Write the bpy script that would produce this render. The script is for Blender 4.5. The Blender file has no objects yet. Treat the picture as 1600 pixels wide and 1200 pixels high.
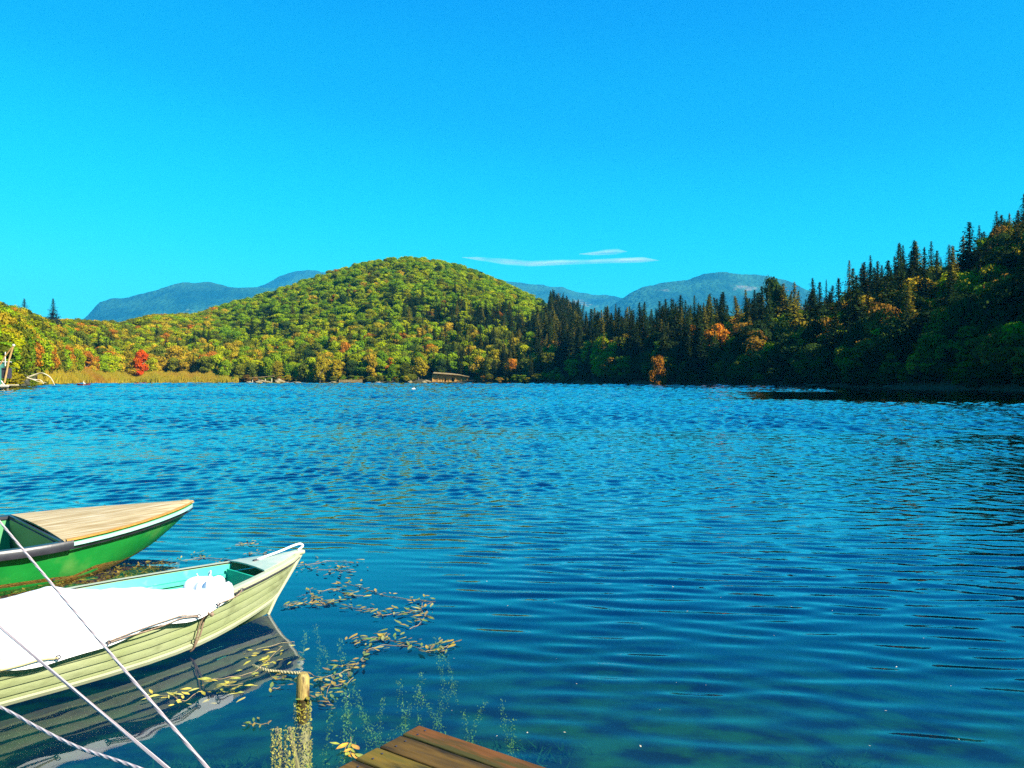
import bpy, bmesh, math, random
import numpy as np
from mathutils import Vector, Matrix
random.seed(7); rng = np.random.default_rng(7)
sc = bpy.context.scene
COL = sc.collection
R = math.radians

# ------------------------------------------------------------------ camera, world, sun, exposure
EYE = 2.0
FPX = 1250.0                       # focal length in pixels of a 1600 px wide picture
HOR = 593.0                        # row of the horizon in that picture
cam_d = bpy.data.cameras.new('camera'); cam = bpy.data.objects.new('camera', cam_d); COL.objects.link(cam)
cam.location = (0, 0, EYE); cam.rotation_euler = (R(90), 0, 0)
cam_d.sensor_width = 36; cam_d.lens = 36*FPX/1600; cam_d.shift_y = -7/1600
cam_d.clip_start = 0.05; cam_d.clip_end = 60000
sc.camera = cam
EXPO = 1.6
SUN_EL, SUN_AZ = 35.0, 122.0       # azimuth clockwise from the viewing direction (+Y)
sun_dir = Vector((math.sin(R(SUN_AZ))*math.cos(R(SUN_EL)), math.cos(R(SUN_AZ))*math.cos(R(SUN_EL)), math.sin(R(SUN_EL))))
sl = bpy.data.lights.new('sun', 'SUN'); so = bpy.data.objects.new('sun', sl); COL.objects.link(so)
sl.energy = 5.0; sl.angle = R(0.5); sl.color = (1.0, 0.93, 0.80)
so.rotation_euler = sun_dir.to_track_quat('Z', 'Y').to_euler(); so.location = (40, -30, 60)
w = bpy.data.worlds.new('World'); sc.world = w; w.use_nodes = True
nt = w.node_tree; nt.nodes.clear()
sky = nt.nodes.new('ShaderNodeTexSky'); sky.sky_type = 'NISHITA'; sky.sun_disc = False
sky.sun_elevation = R(SUN_EL); sky.sun_rotation = R(SUN_AZ)
sky.air_density = 1.0; sky.dust_density = 0.3; sky.ozone_density = 2.0; sky.altitude = 500
bgn = nt.nodes.new('ShaderNodeBackground'); bgn.inputs['Strength'].default_value = 0.10
wo = nt.nodes.new('ShaderNodeOutputWorld')
# deep saturated autumn sky: per channel response of the sky colour
sep = nt.nodes.new('ShaderNodeSeparateColor'); com = nt.nodes.new('ShaderNodeCombineColor'); nt.links.new(sky.outputs[0], sep.inputs[0])
CURVES = [[(0, .001), (.22, .001), (.36, .012), (.62, .07), (1.2, .18)],
          [(0, .05), (.2, .29), (.237, .345), (.28, .42), (.32, .465), (.39, .60), (.55, .82), (.88, 1.10), (1.2, 1.2)],
          [(0, .55), (.25, .84), (.42, .915), (.6, .96), (1.2, 1.0)]]
for i, cv in enumerate(CURVES):
    a = nt.nodes.new('ShaderNodeMath'); a.operation = 'MULTIPLY'; a.inputs[1].default_value = 0.127/1.2; nt.links.new(sep.outputs[i], a.inputs[0])
    fc = nt.nodes.new('ShaderNodeFloatCurve'); cu = fc.mapping.curves[0]
    while len(cu.points) < len(cv): cu.points.new(0.5, 0.5)
    for p_, (x_, y_) in zip(cu.points, cv): p_.location = (x_/1.2, y_/1.5)
    fc.mapping.update(); nt.links.new(a.outputs[0], fc.inputs['Value'])
    c = nt.nodes.new('ShaderNodeMath'); c.operation = 'MULTIPLY'; c.inputs[1].default_value = 1.5/(2**EXPO*0.10); nt.links.new(fc.outputs[0], c.inputs[0])
    nt.links.new(c.outputs[0], com.inputs[i])
nt.links.new(com.outputs[0], bgn.inputs['Color']); nt.links.new(bgn.outputs[0], wo.inputs[0])
sc.view_settings.view_transform = 'Standard'; sc.view_settings.look = 'None'
sc.view_settings.exposure = EXPO; sc.view_settings.gamma = 1.0; sc.view_settings.use_curve_mapping = False
sc.cycles.use_denoising = False
sc.cycles.max_bounces = 8; sc.cycles.transparent_max_bounces = 16; sc.cycles.volume_bounces = 0
sc.cycles.caustics_reflective = False; sc.cycles.caustics_refractive = False

# ------------------------------------------------------------------ helpers
def tag(o, label=None, cat=None, group=None, kind=None):
    if label: o['label'] = label
    if cat: o['category'] = cat
    if group: o['group'] = group
    if kind: o['kind'] = kind
    return o
def link(name, me, m=None, parent=None, loc=None):
    o = bpy.data.objects.new(name, me); COL.objects.link(o)
    if m is not None and len(me.materials) == 0: me.materials.append(m)
    if parent: o.parent = parent
    if loc is not None: o.location = loc
    return o
def empty(name, loc=(0, 0, 0), rz=0):
    o = bpy.data.objects.new(name, None); COL.objects.link(o)
    o.location = loc; o.rotation_euler = (0, 0, rz); o.empty_display_size = 0.2
    return o
def mesh_np(name, V, F, smooth=False):
    """V (n,3) array, F (m,k) array of equal sized faces"""
    V = np.asarray(V, np.float32); F = np.asarray(F, np.int32)
    me = bpy.data.meshes.new(name); k = F.shape[1]
    me.vertices.add(len(V)); me.vertices.foreach_set('co', V.ravel())
    me.loops.add(F.size); me.loops.foreach_set('vertex_index', F.ravel())
    me.polygons.add(len(F)); me.polygons.foreach_set('loop_start', np.arange(0, F.size, k, dtype=np.int32))
    me.polygons.foreach_set('loop_total', np.full(len(F), k, np.int32))
    me.update(calc_edges=True)
    me.polygons.foreach_set('use_smooth', np.full(len(F), bool(smooth)))
    return me
class MB:
    """collects boxes, tubes, strips into one mesh"""
    def __init__(s): s.v = []; s.f = []
    def add(s, vs, fs):
        n = len(s.v); s.v += [tuple(p) for p in vs]; s.f += [tuple(i+n for i in f) for f in fs]
    def box(s, c, d, ax=None):
        ax = ax or (Vector((1, 0, 0)), Vector((0, 1, 0)), Vector((0, 0, 1)))
        c = Vector(c); P = []
        for k in (-1, 1):
            for j in (-1, 1):
                for i in (-1, 1):
                    P.append(c+ax[0]*(i*d[0]/2)+ax[1]*(j*d[1]/2)+ax[2]*(k*d[2]/2))
        s.add(P, [(0, 2, 3, 1), (4, 5, 7, 6), (0, 1, 5, 4), (2, 6, 7, 3), (0, 4, 6, 2), (1, 3, 7, 5)])
    def tube(s, pts, r, n=8, cap=True):
        pts = [Vector(p) for p in pts]; m = len(pts); P = []
        for i, p in enumerate(pts):
            t = (pts[min(i+1, m-1)]-pts[max(i-1, 0)]).normalized()
            a = t.cross(Vector((0, 0, 1)))
            if a.length < 1e-3: a = t.cross(Vector((1, 0, 0)))
            a.normalize(); b = t.cross(a); rr = r[i] if hasattr(r, '__len__') else r
            for k in range(n):
                q = 2*math.pi*k/n; P.append(p+a*(math.cos(q)*rr)+b*(math.sin(q)*rr))
        F = [(i*n+k, i*n+(k+1) % n, (i+1)*n+(k+1) % n, (i+1)*n+k) for i in range(m-1) for k in range(n)]
        if cap: F += [tuple(range(n-1, -1, -1)), tuple((m-1)*n+k for k in range(n))]
        s.add(P, F)
    def grid(s, rows):
        m, n = len(rows), len(rows[0]); P = [p for r_ in rows for p in r_]
        s.add(P, [(i*n+j, i*n+j+1, (i+1)*n+j+1, (i+1)*n+j) for i in range(m-1) for j in range(n-1)])
    def shell(s, rows, th):
        """grid with thickness th given as a vector function or number along normals"""
        rows = [[Vector(p) for p in r_] for r_ in rows]; m, n = len(rows), len(rows[0]); N = []
        for i in range(m):
            L = []
            for j in range(n):
                du = rows[min(i+1, m-1)][j]-rows[max(i-1, 0)][j]; dv = rows[i][min(j+1, n-1)]-rows[i][max(j-1, 0)]
                q = du.cross(dv); L.append(q.normalized() if q.length > 1e-9 else Vector((0, 0, 1)))
            N.append(L)
        A = [p for r_ in rows for p in r_]; B = [rows[i][j]-N[i][j]*th for i in range(m) for j in range(n)]
        o = m*n; F = []
        for i in range(m-1):
            for j in range(n-1):
                a, b, c, d = i*n+j, i*n+j+1, (i+1)*n+j+1, (i+1)*n+j
                F += [(a, d, c, b), (o+a, o+b, o+c, o+d)]
        for i in range(m-1):
            a, d = i*n, (i+1)*n; F.append((a, o+a, o+d, d)); a, d = i*n+n-1, (i+1)*n+n-1; F.append((a, d, o+d, o+a))
        for j in range(n-1):
            a, b = j, j+1; F.append((a, b, o+b, o+a)); a, b = (m-1)*n+j, (m-1)*n+j+1; F.append((a, o+a, o+b, b))
        s.add(A+B, F)
    def build(s, name, m, parent=None, smooth=False, bevel=0, loc=None):
        me = bpy.data.meshes.new(name); me.from_pydata([tuple(p) for p in s.v], [], s.f); me.update()
        bm = bmesh.new(); bm.from_mesh(me); bmesh.ops.recalc_face_normals(bm, faces=bm.faces)
        if bevel: bmesh.ops.bevel(bm, geom=bm.edges[:], offset=bevel, segments=2, affect='EDGES', profile=0.5, clamp_overlap=True)
        bm.to_mesh(me); bm.free()
        if smooth:
            me.polygons.foreach_set('use_smooth', [True]*len(me.polygons))
            me.set_sharp_from_angle(angle=R(40))
        return link(name, me, m, parent, loc)
def at(px, py, z=0.0):
    """point at height z seen at that place of the 1600x1200 picture"""
    d = (EYE-z)*FPX/(py-HOR); return Vector(((px-800)/FPX*d, d, z))
def ss(a, b, x):
    t = np.clip((x-a)/(b-a), 0, 1); return t*t*(3-2*t)
def bez(pts, n):
    """smooth curve through points"""
    pts = [Vector(p) for p in pts]; out = []
    for i in range(len(pts)-1):
        p0, p1, p2, p3 = pts[max(i-1, 0)], pts[i], pts[i+1], pts[min(i+2, len(pts)-1)]
        for k in range(n):
            t = k/n
            out.append(0.5*((2*p1)+(p2-p0)*t+(2*p0-5*p1+4*p2-p3)*t*t+(3*p1-p0-3*p2+p3)*t**3))
    out.append(pts[-1]); return out

# ------------------------------------------------------------------ materials
def mat(name):
    m = bpy.data.materials.new(name); m.use_nodes = True
    t = m.node_tree; t.nodes.clear(); return m, t, t.nodes.new, t.links.new
def surf(name, c1, c2=None, scale=8.0, rough=0.6, bump=0.0, c3=None, stretch=(1, 1, 1), bscale=None, coord='Object', spec=0.4, detail=6, lo=0.35, hi=0.65, c3scale=None, c3lo=0.55, c3hi=0.7, metallic=0.0):
    """principled surface with two noise mixed colours, an optional third in stains, and fine relief"""
    m, t, N, L = mat(name)
    out = N('ShaderNodeOutputMaterial'); p = N('ShaderNodeBsdfPrincipled'); L(p.outputs[0], out.inputs[0])
    p.inputs['Roughness'].default_value = rough; p.inputs['Specular IOR Level'].default_value = spec; p.inputs['Metallic'].default_value = metallic
    tc = N('ShaderNodeTexCoord'); mp = N('ShaderNodeMapping'); mp.inputs['Scale'].default_value = stretch; L(tc.outputs[coord], mp.inputs[0])
    c2 = c2 or c1
    n1 = N('ShaderNodeTexNoise'); n1.inputs['Scale'].default_value = scale; n1.inputs['Detail'].default_value = detail; L(mp.outputs[0], n1.inputs['Vector'])
    mr = N('ShaderNodeMapRange'); mr.inputs[1].default_value = lo; mr.inputs[2].default_value = hi; L(n1.outputs[0], mr.inputs[0])
    mx = N('ShaderNodeMix'); mx.data_type = 'RGBA'; mx.inputs[6].default_value = (*c1, 1); mx.inputs[7].default_value = (*c2, 1); L(mr.outputs[0], mx.inputs[0])
    last = mx.outputs[2]
    if c3:
        n3 = N('ShaderNodeTexNoise'); n3.inputs['Scale'].default_value = c3scale or scale*0.37; n3.inputs['Detail'].default_value = 8; L(mp.outputs[0], n3.inputs['Vector'])
        m3 = N('ShaderNodeMapRange'); m3.inputs[1].default_value = c3lo; m3.inputs[2].default_value = c3hi; L(n3.outputs[0], m3.inputs[0])
        x3 = N('ShaderNodeMix'); x3.data_type = 'RGBA'; x3.inputs[7].default_value = (*c3, 1); L(last, x3.inputs[6]); L(m3.outputs[0], x3.inputs[0]); last = x3.outputs[2]
    L(last, p.inputs['Base Color'])
    if bump:
        nb = N('ShaderNodeTexNoise'); nb.inputs['Scale'].default_value = bscale or scale*3; nb.inputs['Detail'].default_value = 8; L(mp.outputs[0], nb.inputs['Vector'])
        b = N('ShaderNodeBump'); b.inputs['Strength'].default_value = 1.0; b.inputs['Distance'].default_value = bump; L(nb.outputs[0], b.inputs['Height']); L(b.outputs[0], p.inputs['Normal'])
    return m
def leaf_mat(name, source, noise_scale=0.5, transl=0.2):
    """foliage whose hue comes from the tree it belongs to"""
    m, t, N, L = mat(name); out = N('ShaderNodeOutputMaterial')
    if source == 'object':
        src = N('ShaderNodeObjectInfo').outputs['Color']
    else:
        a = N('ShaderNodeAttribute'); a.attribute_type = 'INSTANCER'; a.attribute_name = 'tint'; src = a.outputs['Color']
    geo = N('ShaderNodeTexCoord'); n = N('ShaderNodeTexNoise'); n.inputs['Scale'].default_value = noise_scale; n.inputs['Detail'].default_value = 4; L(geo.outputs['Object'], n.inputs['Vector'])
    h = N('ShaderNodeHueSaturation'); L(src, h.inputs['Color'])
    r1 = N('ShaderNodeMapRange'); r1.inputs[1].default_value = 0.3; r1.inputs[2].default_value = 0.7; r1.inputs[3].default_value = 0.485; r1.inputs[4].default_value = 0.515; L(n.outputs[0], r1.inputs[0]); L(r1.outputs[0], h.inputs['Hue'])
    r2 = N('ShaderNodeMapRange'); r2.inputs[1].default_value = 0.3; r2.inputs[2].default_value = 0.7; r2.inputs[3].default_value = 1.4; r2.inputs[4].default_value = 0.6; L(n.outputs[0], r2.inputs[0]); L(r2.outputs[0], h.inputs['Value'])
    d = N('ShaderNodeBsdfDiffuse'); L(h.outputs[0], d.inputs[0]); tr = N('ShaderNodeBsdfTranslucent'); L(h.outputs[0], tr.inputs[0])
    mx = N('ShaderNodeMixShader'); mx.inputs[0].default_value = transl; L(d.outputs[0], mx.inputs[1]); L(tr.outputs[0], mx.inputs[2]); L(mx.outputs[0], out.inputs[0])
    return m
M = {}
M['bark'] = surf('bark', (0.10, 0.08, 0.06), (0.20, 0.17, 0.13), 3, 0.9, 0.02)
M['leaf_obj'] = leaf_mat('leaf_single', 'object'); M['leaf_inst'] = leaf_mat('leaf_forest', 'inst')
M['soil'] = surf('soil', (0.030, 0.030, 0.010), (0.055, 0.045, 0.015), 0.15, 0.95, c3=(0.04, 0.055, 0.012), c3scale=0.05)
def bed_growth(m):
    # algae cover everything below the water line
    t = m.node_tree; N, L = t.nodes.new, t.links.new; p = next(n for n in t.nodes if n.type == 'BSDF_PRINCIPLED'); old = p.inputs['Base Color'].links[0].from_socket
    g = N('ShaderNodeNewGeometry'); sx = N('ShaderNodeSeparateXYZ'); L(g.outputs['Position'], sx.inputs[0]); mr = N('ShaderNodeMapRange'); mr.inputs[1].default_value = -0.02; mr.inputs[2].default_value = -0.12; L(sx.outputs['Z'], mr.inputs[0])
    n = N('ShaderNodeTexNoise'); n.inputs['Scale'].default_value = 1.6; n.inputs['Detail'].default_value = 6; L(g.outputs['Position'], n.inputs['Vector']); cr = N('ShaderNodeValToRGB'); e = cr.color_ramp.elements
    e[0].position = 0.40; e[0].color = (0.010, 0.022, 0.008, 1); e[1].position = 0.62; e[1].color = (0.045, 0.16, 0.012, 1); L(n.outputs[0], cr.inputs[0])
    mx = N('ShaderNodeMix'); mx.data_type = 'RGBA'; L(mr.outputs[0], mx.inputs[0]); L(old, mx.inputs[6]); L(cr.outputs[0], mx.inputs[7]); L(mx.outputs[2], p.inputs['Base Color'])
bed_growth(M['soil'])
M['pale_wood'] = surf('pale_wood', (0.50, 0.42, 0.28), (0.62, 0.54, 0.38), 3, 0.8, 0.01)

# ------------------------------------------------------------------ terrain: shore and hills in polar form about the landing stage
def ang(u): return math.degrees(math.atan((u-800)/FPX))
def ctrl(pts, lo, hi):
    xs = [-180]+[-150, -90, -60, -45][:len(lo)-1]+[ang(u) for u, _ in pts]+[45, 60, 90, 150][:len(hi)-1]+[180]
    ys = lo+[v for _, v in pts]+hi
    return np.array(xs, float), np.array(ys, float)
SH = [(-150, 105), (0, 170), (30, 205), (60, 270), (100, 370), (200, 440), (400, 455), (700, 440), (880, 400), (960, 340), (1050, 290), (1200, 235), (1300, 208), (1400, 184), (1500, 162), (1600, 142), (1800, 112)]
shx, shy = ctrl([(u, d/math.cos(R(ang(u)))) for u, d in SH], [9, 12, 25, 70, 105], [115, 95, 45, 14, 9])
def shore_r(th): return np.interp(th, shx, shy)
# crest rows in the picture, distances and tree heights: (u, row, distance, tree height)
HA = [(-150, 430, 380, 12), (0, 474, 430, 12), (40, 482, 450, 12), (100, 498, 520, 12), (140, 503, 560, 11), (190, 502, 640, 11), (230, 492, 700, 10), (300, 489, 780, 10), (340, 480, 820, 10), (400, 463, 850, 10), (450, 448, 870, 10),
      (500, 431, 890, 10), (550, 416, 900, 10), (590, 406, 905, 10), (630, 402, 905, 10), (665, 404, 905, 10), (700, 410, 900, 10), (750, 425, 890, 10), (800, 446, 880, 10), (840, 466, 870, 10), (880, 489, 860, 10), (950, 520, 850, 10), (1100, 560, 850, 10), (1800, 575, 850, 10)]
HB = [(-150, 592, 420, 18), (700, 590, 470, 18), (800, 560, 470, 24), (870, 500, 470, 24), (930, 488, 450, 24), (1000, 484, 430, 24), (1060, 478, 420, 24), (1120, 474, 405, 24), (1180, 468, 395, 24), (1240, 460, 385, 24), (1300, 450, 370, 24), (1350, 418, 355, 24),
      (1400, 398, 345, 24), (1450, 388, 340, 24), (1500, 382, 335, 24), (1550, 364, 330, 18), (1600, 342, 330, 18), (1700, 310, 330, 18), (1800, 265, 330, 18)]
RS = np.linspace(0.02, 1.0, 60)
def prof(s, k):
    s1 = np.clip(s, 0, 1); p = np.sin(np.pi/2*s1**k)
    return np.where(s > 1, 1-0.6*ss(1, 2.4, s), p)
def solve(H, k, bank):
    a = []
    for u, row, D, t in H:
        th = ang(u); c = math.cos(R(th)); rs = float(shore_r(th)); rt = D/c
        r = rs+(rt-rs)*RS; tanE = (HOR-row)/FPX*c
        need = (tanE*r-t+EYE)/prof(RS, k); a.append((th, rt, max(0.0, float(need[20:].min()))))
    return np.array(a)
A_ = solve(HA, 1.25, 2); B_ = solve(HB, 1.0, 2)
def field(T, th, r, k):
    rt = np.interp(th, T[:, 0], T[:, 1]); hh = np.interp(th, T[:, 0], T[:, 2]); rs = shore_r(th)
    return hh*prof(np.maximum(r-rs, 0)/np.maximum(rt-rs, 20), k)
def rough(x, y):
    return (np.sin(x*0.021+y*0.013+1)+np.sin(x*-0.033+y*0.027+2.3)+0.6*np.sin(x*0.071+y*0.052)+0.6*np.sin(x*0.063-y*0.083+.7))
def ground(x, y):
    th = np.degrees(np.arctan2(x, y)); r = np.hypot(x, y); rs = shore_r(th); s = r-rs
    a = field(A_, th, r, 1.25); b = field(B_, th, r, 1.0); front = ss(75, 45, np.abs(th))
    hill = np.maximum(a, b)*front+ (1-front)*np.clip(s, 0, 60)*0.12
    land = 0.5*ss(0, 3, s)+hill+rough(x, y)*0.7*ss(5, 60, s)
    bed = -np.minimum(np.minimum(0.22*(-s), 1.25+0.16*np.maximum(r-2.5, 0)), 9.0)
    bed = bed*(1-0.5*ss(0.2, 1.8, x)*ss(7.0, 4.6, y)*(y > 0))
    return np.where(s > 0, land, np.minimum(bed, -0.02*np.minimum(-s, 1)))
thc = np.concatenate([np.arange(-180, -46, 4.0), np.arange(-46, 46.01, 0.45), np.arange(50, 180.1, 4.0)])
rr = np.concatenate([np.linspace(0.5, 20, 30), np.geomspace(21.5, 1500, 190)])
TH, RR = np.meshgrid(np.radians(thc), rr); GX, GY = RR*np.sin(TH), RR*np.cos(TH); GZ = ground(GX, GY)
def polar_faces(m, n):
    i, j = np.meshgrid(np.arange(m-1), np.arange(n-1), indexing='ij'); a = (i*n+j).ravel()
    return np.stack([a, a+1, a+n+1, a+n], 1)
me = mesh_np('terrain', np.stack([GX, GY, GZ], -1).reshape(-1, 3), polar_faces(*GX.shape), True)
tag(link('terrain', me, M['soil']), kind='structure')

# far ground under the mountains
def ring(name, r0, r1, z):
    a = np.radians(np.linspace(-180, 180, 73)); V = np.concatenate([np.stack([q*np.sin(a), q*np.cos(a), np.full(73, z)], 1) for q in (r0, r1)])
    return mesh_np(name, V, polar_faces(2, 73))
tag(link('plain', ring('plain', 1380, 15000, 1.5), M['soil']), kind='structure')

# ------------------------------------------------------------------ mountains
def mountain_mat(name, patches):
    m, t, N, L = mat(name); out = N('ShaderNodeOutputMaterial'); p = N('ShaderNodeBsdfDiffuse'); L(p.outputs[0], out.inputs[0])
    tc = N('ShaderNodeTexCoord'); n1 = N('ShaderNodeTexNoise'); n1.inputs['Scale'].default_value = 0.002; n1.inputs['Detail'].default_value = 8; n1.inputs['Roughness'].default_value = 0.65; L(tc.outputs['Object'], n1.inputs['Vector'])
    cr = N('ShaderNodeValToRGB'); e = cr.color_ramp.elements; e[0].position = 0.38; e[0].color = (0.004, 0.026, 0.024, 1); e[1].position = 0.62; e[1].color = (0.024, 0.085, 0.040, 1); L(n1.outputs[0], cr.inputs[0]); last = cr.outputs[0]  # bluish forest tones, part of the haze is put into the colour
    n2 = N('ShaderNodeTexNoise'); n2.inputs['Scale'].default_value = 0.015; n2.inputs['Detail'].default_value = 4; L(tc.outputs['Object'], n2.inputs['Vector'])
    for c, rad, colr in patches:                     # pastures and scree
        mp = N('ShaderNodeMapping'); mp.vector_type = 'TEXTURE'; mp.inputs['Location'].default_value = c; mp.inputs['Scale'].default_value = rad; L(tc.outputs['Object'], mp.inputs[0])
        ln = N('ShaderNodeVectorMath'); ln.operation = 'LENGTH'; L(mp.outputs[0], ln.inputs[0])
        ad = N('ShaderNodeMath'); ad.operation = 'MULTIPLY_ADD'; ad.inputs[1].default_value = 3.4; L(n2.outputs[0], ad.inputs[0]); L(ln.outputs['Value'], ad.inputs[2])
        mr = N('ShaderNodeMapRange'); mr.inputs[1].default_value = 3.0; mr.inputs[2].default_value = 1.9; L(ad.outputs[0], mr.inputs[0])
        mx = N('ShaderNodeMix'); mx.data_type = 'RGBA'; mx.inputs[7].default_value = (*colr, 1); L(last, mx.inputs[6]); L(mr.outputs[0], mx.inputs[0]); last = mx.outputs[2]
    L(last, p.inputs[0])
    v = N('ShaderNodeTexVoronoi'); v.inputs['Scale'].default_value = 0.02; L(tc.outputs['Object'], v.inputs['Vector'])
    b = N('ShaderNodeBump'); b.inputs['Strength'].default_value = 1.0; b.inputs['Distance'].default_value = 22; b.invert = True; L(v.outputs['Distance'], b.inputs['Height']); L(b.outputs[0], p.inputs['Normal'])
    return m
def mountain(name, pts, D, depth, seed, patches=()):
    """pts: crest (u, row); crest at distance D, foot at D-depth"""
    th = np.linspace(ang(pts[0][0]), ang(pts[-1][0]), 150); u = 800+FPX*np.tan(np.radians(th))
    row = np.interp(u, [p[0] for p in pts], [p[1] for p in pts])
    r = np.concatenate([np.linspace(D-depth, D, 60), np.linspace(D+30, D+depth*0.7, 18)])
    T, Q = np.meshgrid(np.radians(th), r); H = (HOR-row-4)/FPX*D*1.0
    s = (Q-(D-depth))/depth; p = np.where(s <= 1, np.sin(np.pi/2*np.clip(s, 0, 1))**1.15*np.clip(0.25+0.75*s, 0, 1), 1-(s-1)*0.9)
    X = Q*np.tan(T); Y = Q
    g = np.zeros_like(X); q = np.random.default_rng(seed)
    for i in range(26):
        k = 2*math.pi/(2800*0.83**i); a = q.uniform(0, 2*math.pi); g += np.sin(X*k*math.cos(a)+Y*k*math.sin(a)+q.uniform(0, 6))*0.86**i
    fade = np.clip(1-np.abs(s-1)*0, 0, 1)*np.where(s < 1, np.clip((1-s)*3.0, 0.0, 1), 1)
    Z = (H[None, :]+EYE)*np.clip(p, 0, 2)+g*16*fade*np.clip(s*3, 0, 1)+g*1.6
    me = mesh_np(name, np.stack([X, Y, Z], -1).reshape(-1, 3), polar_faces(*X.shape), True)
    return tag(link(name, me, mountain_mat(name+'_surface', patches)), kind='structure')
def mpt(u, row, D): return ((u-800)/FPX*D, D, EYE+(HOR-row)/FPX*D)
mountain('mountain', [(60, 600), (95, 560), (128, 496), (140, 487), (155, 470), (170, 466), (200, 463), (225, 458), (250, 449), (280, 442), (300, 440), (330, 440), (370, 444), (400, 443), (450, 447), (520, 462), (600, 490), (680, 530)], 9200, 3000, 3,
         [(mpt(255, 484, 7500), (240, 840, 64), (0.16, 0.19, 0.05))])
mountain('mountain', [(330, 520), (380, 462), (415, 441), (435, 430), (460, 422), (490, 420), (520, 419), (560, 424), (640, 440), (720, 470)], 12000, 3000, 5)
mountain('mountain', [(600, 470), (700, 440), (780, 437), (810, 441), (845, 444), (880, 447), (905, 455), (925, 458), (960, 457), (990, 466), (1040, 490), (1100, 540)], 11000, 3000, 8,
         [(mpt(910, 463, 9800), (160, 840, 52), (0.18, 0.16, 0.09)), (mpt(935, 468, 9700), (120, 600, 36), (0.20, 0.20, 0.07))])
mountain('mountain', [(880, 545), (930, 495), (960, 470), (985, 452), (1005, 443), (1040, 438), (1075, 436), (1100, 430), (1122, 426), (1150, 430), (1190, 435), (1225, 438), (1245, 444), (1260, 452), (1300, 470), (1380, 510)], 9000, 2800, 12,
         [(mpt(1178, 443, 8300), (120, 480, 44), (0.15, 0.14, 0.10)), (mpt(1048, 447, 8300), (100, 400, 16), (0.14, 0.15, 0.08))])

# ------------------------------------------------------------------ haze over the whole valley
m, t, N, L = mat('haze_air'); out = N('ShaderNodeOutputMaterial'); pv = N('ShaderNodeVolumePrincipled')
pv.inputs['Color'].default_value = (0.04, 0.50, 1.0, 1); pv.inputs['Density'].default_value = 0.000050; pv.inputs['Anisotropy'].default_value = 0.0
L(pv.outputs[0], out.inputs['Volume'])
b = MB(); b.box((0, 0, 830), (31000, 31000, 1684)); hz = b.build('haze', m); tag(hz, kind='stuff')

# ------------------------------------------------------------------ clouds far beyond
def cloud_mat():
    m, t, N, L = mat('cloud_vapour'); out = N('ShaderNodeOutputMaterial'); d = N('ShaderNodeBsdfDiffuse'); d.inputs[0].default_value = (0.9, 0.9, 0.9, 1)
    tl = N('ShaderNodeBsdfTranslucent'); tl.inputs[0].default_value = (0.9, 0.9, 0.9, 1); m1 = N('ShaderNodeMixShader'); L(d.outputs[0], m1.inputs[1]); L(tl.outputs[0], m1.inputs[2])
    tp = N('ShaderNodeBsdfTransparent'); lw = N('ShaderNodeLayerWeight'); lw.inputs[0].default_value = 0.5
    tc = N('ShaderNodeTexCoord'); mp = N('ShaderNodeMapping'); mp.inputs['Scale'].default_value = (0.0006, 0.001, 0.0022); L(tc.outputs['Object'], mp.inputs[0])
    n = N('ShaderNodeTexNoise'); n.inputs['Scale'].default_value = 1; n.inputs['Detail'].default_value = 5; L(mp.outputs[0], n.inputs['Vector'])
    f = N('ShaderNodeMath'); f.operation = 'SUBTRACT'; f.inputs[0].default_value = 1; L(lw.outputs['Facing'], f.inputs[1])
    pw = N('ShaderNodeMath'); pw.operation = 'POWER'; pw.inputs[1].default_value = 3.0; L(f.outputs[0], pw.inputs[0])
    mr = N('ShaderNodeMapRange'); mr.inputs[1].default_value = 0.35; mr.inputs[2].default_value = 0.68; mr.inputs[3].default_value = 0.02; mr.inputs[4].default_value = 0.7; L(n.outputs[0], mr.inputs[0])
    mu = N('ShaderNodeMath'); mu.operation = 'MULTIPLY'; L(pw.outputs[0], mu.inputs[0]); L(mr.outputs[0], mu.inputs[1])
    m2 = N('ShaderNodeMixShader'); L(mu.outputs[0], m2.inputs[0]); L(tp.outputs[0], m2.inputs[1]); L(m1.outputs[0], m2.inputs[2]); L(m2.outputs[0], out.inputs[0])
    return m
CM = cloud_mat()
def cloud(pts, label):
    """pts: (u, row, half thickness in px) along the streak; a long lens shaped body"""
    D = 30000; n = 16; P = []; rows = []
    ctr = [((u-800)/FPX*D, EYE+(HOR-r_)/FPX*D, h/FPX*D) for u, r_, h in pts]
    us = np.linspace(0, len(pts)-1, 60)
    X = np.interp(us, range(len(pts)), [c[0] for c in ctr]); Z = np.interp(us, range(len(pts)), [c[1] for c in ctr]); T = np.interp(us, range(len(pts)), [c[2] for c in ctr])
    c0 = Vector((X.mean(), D, Z.mean()))
    for x, z, h in zip(X, Z, T):
        rows.append([Vector((x, D+math.cos(q)*h*1.1, z+math.sin(q)*h))-c0 for q in np.linspace(0, 2*math.pi, n+1)])
    b = MB(); b.grid(rows); o = b.build('cloud', CM, None, True, loc=c0); tag(o, label, 'cloud', 'clouds above the mountains')
cloud([(722, 402, 0.3), (745, 404, 3), (790, 409, 5.5), (830, 412, 5), (870, 410, 5), (920, 409, 4), (970, 407, 4.5), (1005, 406, 5), (1030, 407, 0.3)], 'long thin white streak of cloud low above the mountains')
cloud([(905, 397, 0.3), (925, 396, 3), (945, 394, 5), (965, 393, 5), (980, 393, 0.3)], 'short white wisp of cloud above the long streak')

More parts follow.
